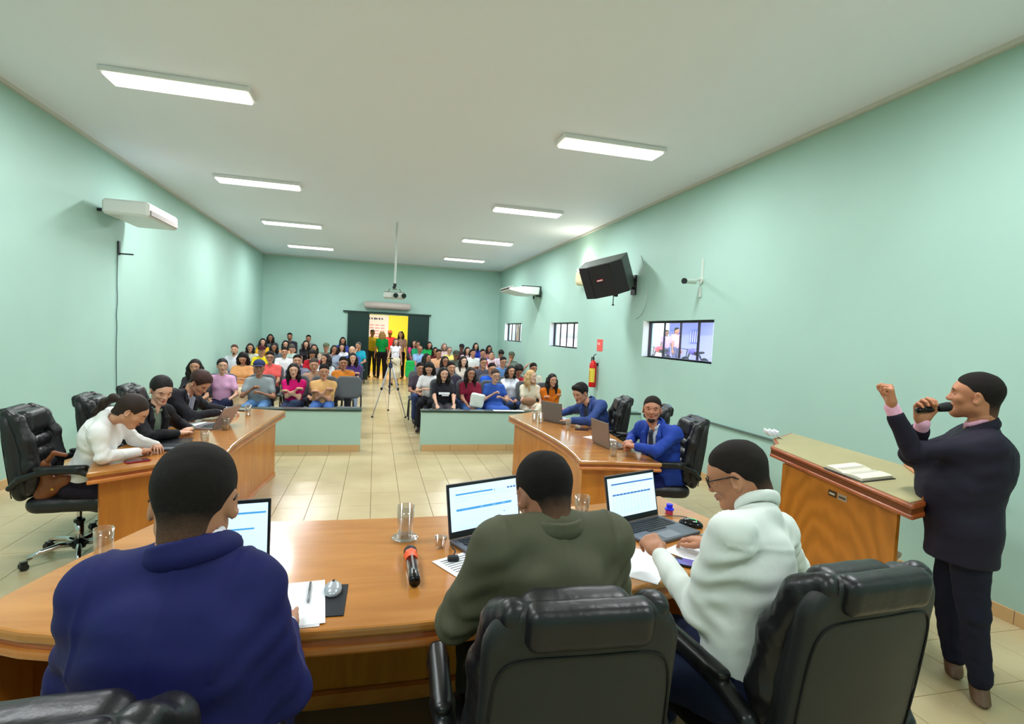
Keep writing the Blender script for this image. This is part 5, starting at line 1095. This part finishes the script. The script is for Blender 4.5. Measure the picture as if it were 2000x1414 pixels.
# px, py of the head, row depth, shirt, hair, label, options
PUB = [
 (432.7,714,R1,(226,170,206),'tied','person in a pale pink tee, hand on hip, wall end of the front row',dict(arms='hip',botc=(30,34,62),legs='over',yaw=12,g=1.05)),
 (506,718,R1,(150,158,162),'short','person in a grey polo and dark blue cap, front row, light jeans',dict(arms='clasp',botc=(92,132,178),cap=(46,56,92),sk=2,g=1.15)),
 (574,723,R1,(214,20,112),'long','person in a magenta shirt with long black hair and crossed arms',dict(arms='crossed',botc=(44,54,80),legs='over')),
 (632,725,R1,(216,168,110),'short','person in a peach tee and blue jeans with crossed arms beside the empty grey chair',dict(arms='crossed',botc=(64,98,160),sk=1,g=1.2)),
 (473,699,R3,(226,160,104),'wavy','person in an orange and white dress with loose dark hair looking down',dict(arms='phone',look='down',bot='skirt',botc=(220,190,160),sk=1)),
 (528,697,R3,(232,96,92),'short','person in a coral sleeveless top with short dark hair and glasses',dict(fem=True,glasses=True,sk=1,botc=DK,g=1.2)),
 (581,704,R3-.35,(126,126,150),'short','person in a greyish violet tee behind the magenta shirt',dict(sk=1,botc=DK)),
 (615,712,R2,(170,132,110),'short','older person in a tan tee peeking between magenta and peach shirts',dict(hairc=(70,60,55),sk=1,botc=DK)),
 (671,708,R3-.4,(204,122,44),'short','person in an ochre orange tee with crossed arms behind the empty chair',dict(arms='crossed',sk=2,botc=DK,g=1.2)),
 (635,701,R4-.2,(216,218,222),'wavy','person in a white top with the dark haired head turned away to the side',dict(look="left",sk=1)),
 (689,699,R4+.3,(76,50,112),'wavy','person in a purple tee and light jeans at the aisle end',dict(arms='crossed',botc=(150,170,205),sk=0)),
 (611,691,R5+.3,(176,22,40),'bob','person in a red shirt leaning forward in the middle rows',dict(look='down',sk=2,lean=.12)),
 (555,687,R6-.2,(222,218,222),'short','person in a white tee with a red collar',dict(sk=1,arms='lap',g=1.1)),
 (510,685,R6,(236,208,30),'short','person in a yellow tee and dark red cap',dict(cap=(70,24,34),sk=1)),
 (452,682,R6-.1,(216,216,226),'short','bearded person in a white tee by the wall',dict(beard=True,hairc=(90,60,50),g=1.1)),
 (489,679,R7,(206,200,180),'bob','person in a cream shirt beside the bearded one',dict(sk=1)),
 (534.5,678,R8,(96,104,112),'wavy','person in a grey top with dark curls behind the coral top',dict(sk=2)),
 (569.5,680,R8-.2,(190,214,204),'short','person in a pale mint shirt bending the head down',dict(look='down',hairc=(80,75,70),sk=0)),
 (614,680,R8,(190,160,140),'wavy','person with dark hair above the red shirt',dict(sk=1)),
 (637,678,R8+.2,(104,110,98),'short','person in a grey green tee and olive cap',dict(cap=(92,98,78),sk=1)),
 (653,682,R7+.3,(170,182,206),'bob','person in a blue and white top with a hand on the chin',dict(arms='chin',sk=2)),
 (688,684,R7,(64,92,160),'bald','bald person in a blue shirt near the aisle',dict(sk=0)),
 (667,678,R9-.2,(222,220,226),'long','person in a white blouse with long dark hair',dict(sk=0)),
 (510,668,17.7,(226,170,40),'wavy','person in a mustard top high in the last rows by the wall',dict(dz=.2)),
 (519,659,18.95,(46,44,52),'wavy','dark haired person in a black top against the wall corner',dict(dz=.2,sk=2)),
 (558,672,R9,(232,160,120),'long','person in a peach top with long dark hair in the back rows',dict(dz=.2 if False else 0)),
 (566,657,R10+.35,(42,40,50),'short','bearded person in a dark shirt sitting taller than the others at the back',dict(dz=.2,beard=True,sk=2,g=1.15)),
 (598,672,R10-.6,(34,32,38),'long','person in a black top with long dark hair in the back rows',dict(dz=0)),
 (602,661,R10+.35,(120,110,110),'short','person with short dark hair behind the black top',dict(dz=.2,sk=2)),
 (669,665,R10+.2,(56,66,150),'long','person with long dark hair in a blue top, last row near the door',dict(dz=.2,sk=1)),
 (700,674,R9+.5,(36,168,196),'short','person in a turquoise shirt resting the face on a hand by the aisle',dict(arms='chin',hairc=(90,85,80),sk=1,look='left')),
 (382,716,R1-.22,(60,56,62),'wavy','dark haired person half hidden behind the suited man, by the wall',dict(sk=1,hz=1.14)),
 # the side of the windows
 (840,718,R2-.1,(226,224,226),'wavy','person in a white blouse looking at a phone at the aisle end',dict(arms='phone',look='down',botc=(24,24,30),yaw=-14,lean=.06)),
 (821,719,R2+.8,(70,60,70),'short','small dark haired child behind the white blouse',dict(hz=1.05,sk=2)),
 (867.6,730,R1,(32,32,38),'wavy','person in a black tee with a white print in the front row',dict(arms='knees',botc=(62,60,66),sk=0,g=1.3,printed=1)),
 (920,730,R1,(124,26,50),'long','person in a maroon blouse and jeans holding a white bag',dict(arms='lap',botc=(56,90,150),sk=2)),
 (967,733,R1,(52,88,172),'short','person in a long blue dress and glasses in the front row',dict(arms='clasp',top='dress',botc=(60,90,180),fem=True,glasses=True,sk=0,g=1.3,hairc=(70,55,50))),
 (1037.6,735,R1,(224,214,190),'long','blonde person in a cream blouse and pale flowered trousers, front row',dict(arms='lap',botc=(222,212,192),hairc=(196,160,110),look='right',legs='over',sk=4)),
 (1077.5,742,R1-.15,(200,104,20),'long','person in an orange sweater with crossed arms at the window end of the front row',dict(arms='crossed',bot='skirt',botc=(196,140,130),top='long',sk=1)),
 (882,718,R2+.4,(52,46,62),'short','person in a dark shirt behind the printed black tee',dict(sk=1,g=1.15,fem=False)),
 (961,720,R2+.3,(40,92,200),'short','person in a vivid blue shirt behind the blue dress',dict(sk=1)),
 (998.5,725,R2,(224,224,236),'bob','person in a white top with dark chin-length hair, second row',dict(sk=1,arms='lap')),
 (1013,723,R2+.45,(198,40,60),'bulky','child in a red shirt with thick dark hair near the wall',dict(sk=2,hz=1.06,look='down')),
 (1042,719,R2+.9,(206,202,186),'short','person in a pale shirt lifting one hand behind the blonde one',dict(arms='raised',sk=2)),
 (869,705,R4,(120,112,118),'long','person in a grey blouse with long hair and glasses',dict(glasses=True,sk=2)),
 (906,705,R4,(226,214,200),'long','person in a white vest with very long dark hair',dict(sk=4)),
 (944,708,R4-.3,(78,76,92),'short','person in a dark patterned shirt and glasses',dict(glasses=True,sk=1,hairc=(60,50,45))),
 (983,706,R4+.5,(96,134,186),'short','person in a blue plaid shirt and glasses near the wall',dict(sk=1,glasses=True)),
 (833.5,699,R5,(30,28,34),'bob','person in a black top with chin-length black hair at the aisle side',dict(sk=2,g=1.2,look='right')),
 (820,682,R9+.2,(140,172,214),'bald','bald person in a light blue shirt at the aisle end',dict(sk=2,botc=JE,g=1.1)),
 (816,672,R10,(30,146,96),'tied','person in a dark green top behind the bald one',dict(sk=2,dz=.2)),
 (809,670,R10+.4,(216,60,130),'long','person in a pink top half hidden by the sliding door leaf',dict(dz=.2,sk=0)),
 (838,674,R10,(28,164,80),'bob','person in a bright green tee in the last row',dict(dz=.2,sk=1)),
 (850,685,R9-.3,(96,30,40),'bob','dark haired person in a maroon top behind the tan shirt',dict(sk=2)),
 (856.5,690,R7,(218,166,128),'short','person in a tan shirt with cropped hair',dict(sk=2)),
 (868,677,R10,(216,186,186),'bob','older person with greying hair in a pale pink top',dict(dz=.2,hairc=(130,105,95),sk=0)),
 (878.6,684,R9+.3,(236,222,120),'short','person in a pale yellow shirt and cap',dict(sk=0,hairc=(120,110,100),glasses=True)),
 (890.5,693,R7-.2,(84,90,84),'short','dark skinned person in a grey green cap and camouflage shirt',dict(sk=3,cap=(60,64,56))),
 (901.5,679,R10-.2,(64,36,44),'short','person in a black cap and maroon shirt',dict(dz=.2,sk=3,cap=(36,34,40))),
 (912.6,682,R9,(226,200,206),'long','person with long dark hair and a whitish pink top',dict(sk=0)),
 (924.5,689,R8-.3,(224,226,226),'short','broad person in a plain white tee',dict(sk=1,arms='crossed',g=1.25)),
 (929.6,676,R10+.3,(40,60,170),'long','person in a royal blue top with dark hair in the last row',dict(dz=.2,sk=0)),
 (943,689,R8,(110,104,176),'short','person in a blue violet shirt',dict(sk=1)),
 (959,693,R7+.2,(216,196,206),'tied','person in a white tee with red shoulder straps',dict(sk=0,straps=1)),
 (956,681,R10-.1,(170,110,100),'long','person with dark hair against the far wall near the small window',dict(dz=.2,sk=2)),
 (979,691,R8+.3,(226,200,218),'bulky','person in a pale pink shirt with the black haired head bowed',dict(look='down',sk=2)),
 (999,695,R7+.3,(130,138,132),'short','person in a grey shirt and olive cap by the wall under the small window',dict(sk=2,cap=(84,88,72),arms='chin')),
]
for px, py, Y, col, hr, words, o in PUB:
    o = dict(o); pr_ = o.pop('printed', 0); st_ = o.pop('straps', 0)
    x, z = U(px, py, Y-.03); x = max(-3.30, min(4.02, x)); hz = o.pop('hz', None); dzz = o.get('dz', 0)
    zz = max(1.02+dzz, min(1.24+dzz, z)); aud(px, Y, x, col, hr, words, hz=zz, **o)
    if pr_:
        t = bpy.data.objects['person'] if False else [q for q in C.objects if q.get('label') == words][0]
        MB().bevbox((0,-.190,zz-.33), (.19,.006,.040), .002, rotx(-.25)).bevbox((.02,-.196,zz-.365), (.12,.006,.020), .002, rotx(-.25)).build('shirt_print', mat('print_white', (230,230,235), .7), t)
    if st_:
        t = [q for q in C.objects if q.get('label') == words][0]
        for s in (-1, 1): MB().tube([(s*.10,-.06,zz-.20), (s*.105,-.155,zz-.30), (s*.10,-.17,zz-.55)], .018, 6).build('strap', cloth((170,30,60)), t)
pub_at(*U(680,760,9.42)[:1], 9.42, 180, 'empty grey fabric audience chair at the aisle end of the front row')
hbg = thing('tote_bag', 'white tote bag on the lap of the one in maroon', 'bag', (1.83, 8.98, .60))
soft('bag_body', Vol(.012).slab((U(931,772,9.0)[0],8.95,.70), (.12,.05,.12), .04, .04, roty(.15)).mesh(lambda q: .006*wob(q, 25, 2)), [cloth((224,226,220))], hbg)
hb2 = thing('shoulder_bag', 'brown woven shoulder bag on the lap of the blonde one', 'bag', (2.70, 8.95, .60)); soft('bag_body', Vol(.012).ell((U(1032,769,9.0)[0],8.98,.69), (.13,.07,.075)).mesh(lambda q: .005*wob(q, 30, 2)), [mat('brown_bag', (140,96,66), .6)], hb2)
gb = thing('green_bag', 'bright green bag hanging at the aisle beside the bald one', 'bag', (.98, 17.0, .3)); soft('bag_body', Vol(.015).slab((U(799,714,16.9)[0]+.05,17.25,.60), (.14,.06,.26), .06, .04).mesh(lambda q: .006*wob(q, 20, 2)), [cloth((40,180,90))], gb)
# standing people at the door
def stand(x, y, h, yaw, words, **k):
    rt = rotz(math.radians(yaw)) @ np.array([1,0,0.]); fw = np.cross((0,0,1), rt); s = h/1.75; z_ = k.pop('z', 0); grp = k.pop('grp', 'people standing at the door'); P = lambda a, b, c: np.array([x,y,z_])+rt*a*s+fw*b*s+np.array([0,0,c*s])
    S = dict(hips=P(0,0,.93), neck=P(0,-.02,1.47), head=P(0,.01,1.635), look=k.pop('look', fw+A3((0,0,-.1))), right=rt, s=s, hs=min(1, s*1.02), wr=[P(*q) for q in k.pop('wr', ((-.25,.06,.86), (.25,.06,.86)))],
             kn=(P(-.10,.02,.50), P(.10,.02,.50)), an=(P(-.11,0,.09), P(.11,0,.09)), hint=(-fw, -fw), handf=((0,0,-1.),(0,0,-1.)), handn=(-rt, rt)); S['floor'] = z_; S.update(k)
    person(words, S, group=grp)
stand(U(747,650,20.1)[0], 20.1, 1.72, 10, 'blonde person in a green blouse, black trousers, back turned in the doorway', fem=True, hair='wavy', hairc=(170,130,80), top='tshirt', topc=(20,150,70), botc=(28,24,28), look=A3((.3,.9,0)))
stand(U(725,650,20.6)[0]+.05, 20.6, 1.76, 195, 'person in a yellow shirt standing at the edge of the dark door leaf', skin=SK[3], topc=(196,160,40), botc=(40,44,46), hairc=(24,20,20))
stand(U(762,646,22.0)[0], 22.0, 1.76, 180, 'person in a red and white shirt and cap standing in the yellow hallway', skin=SK[3], topc=(206,40,44), botc=(30,28,30), cap=(200,70,40))
stand(U(782,647,20.3)[0]+.03, 20.3, 1.75, 160, 'person with long dark hair and black trousers standing at the right door leaf', fem=True, hair='long', topc=(190,150,140), botc=(24,22,26), skin=SK[0])
stand(U(772,664,17.9)[0]+.02, 17.9, 1.52, 185, 'girl-sized person in a white tank top and pale skirt standing behind the tripod', fem=True, hair='long', hairc=(96,60,44), top='tank', topc=(232,228,238), bottom='skirt', botc=(222,208,180), skin=SK[0], wr=((-.24,.05,.86),(.30,.05,.90)))
stand(11.2, 18.6, 1.70, 200, 'person in a pink shirt standing outside beyond the big window', z=.70, grp='people outside the window', topc=(230,150,175), botc=(90,90,120), skin=SK[2])
stand(11.6, 20.0, 1.62, 160, 'person in a violet shirt standing outside by the red motorcycle', z=.70, grp='people outside the window', topc=(165,140,220), botc=(80,80,110), skin=SK[3])
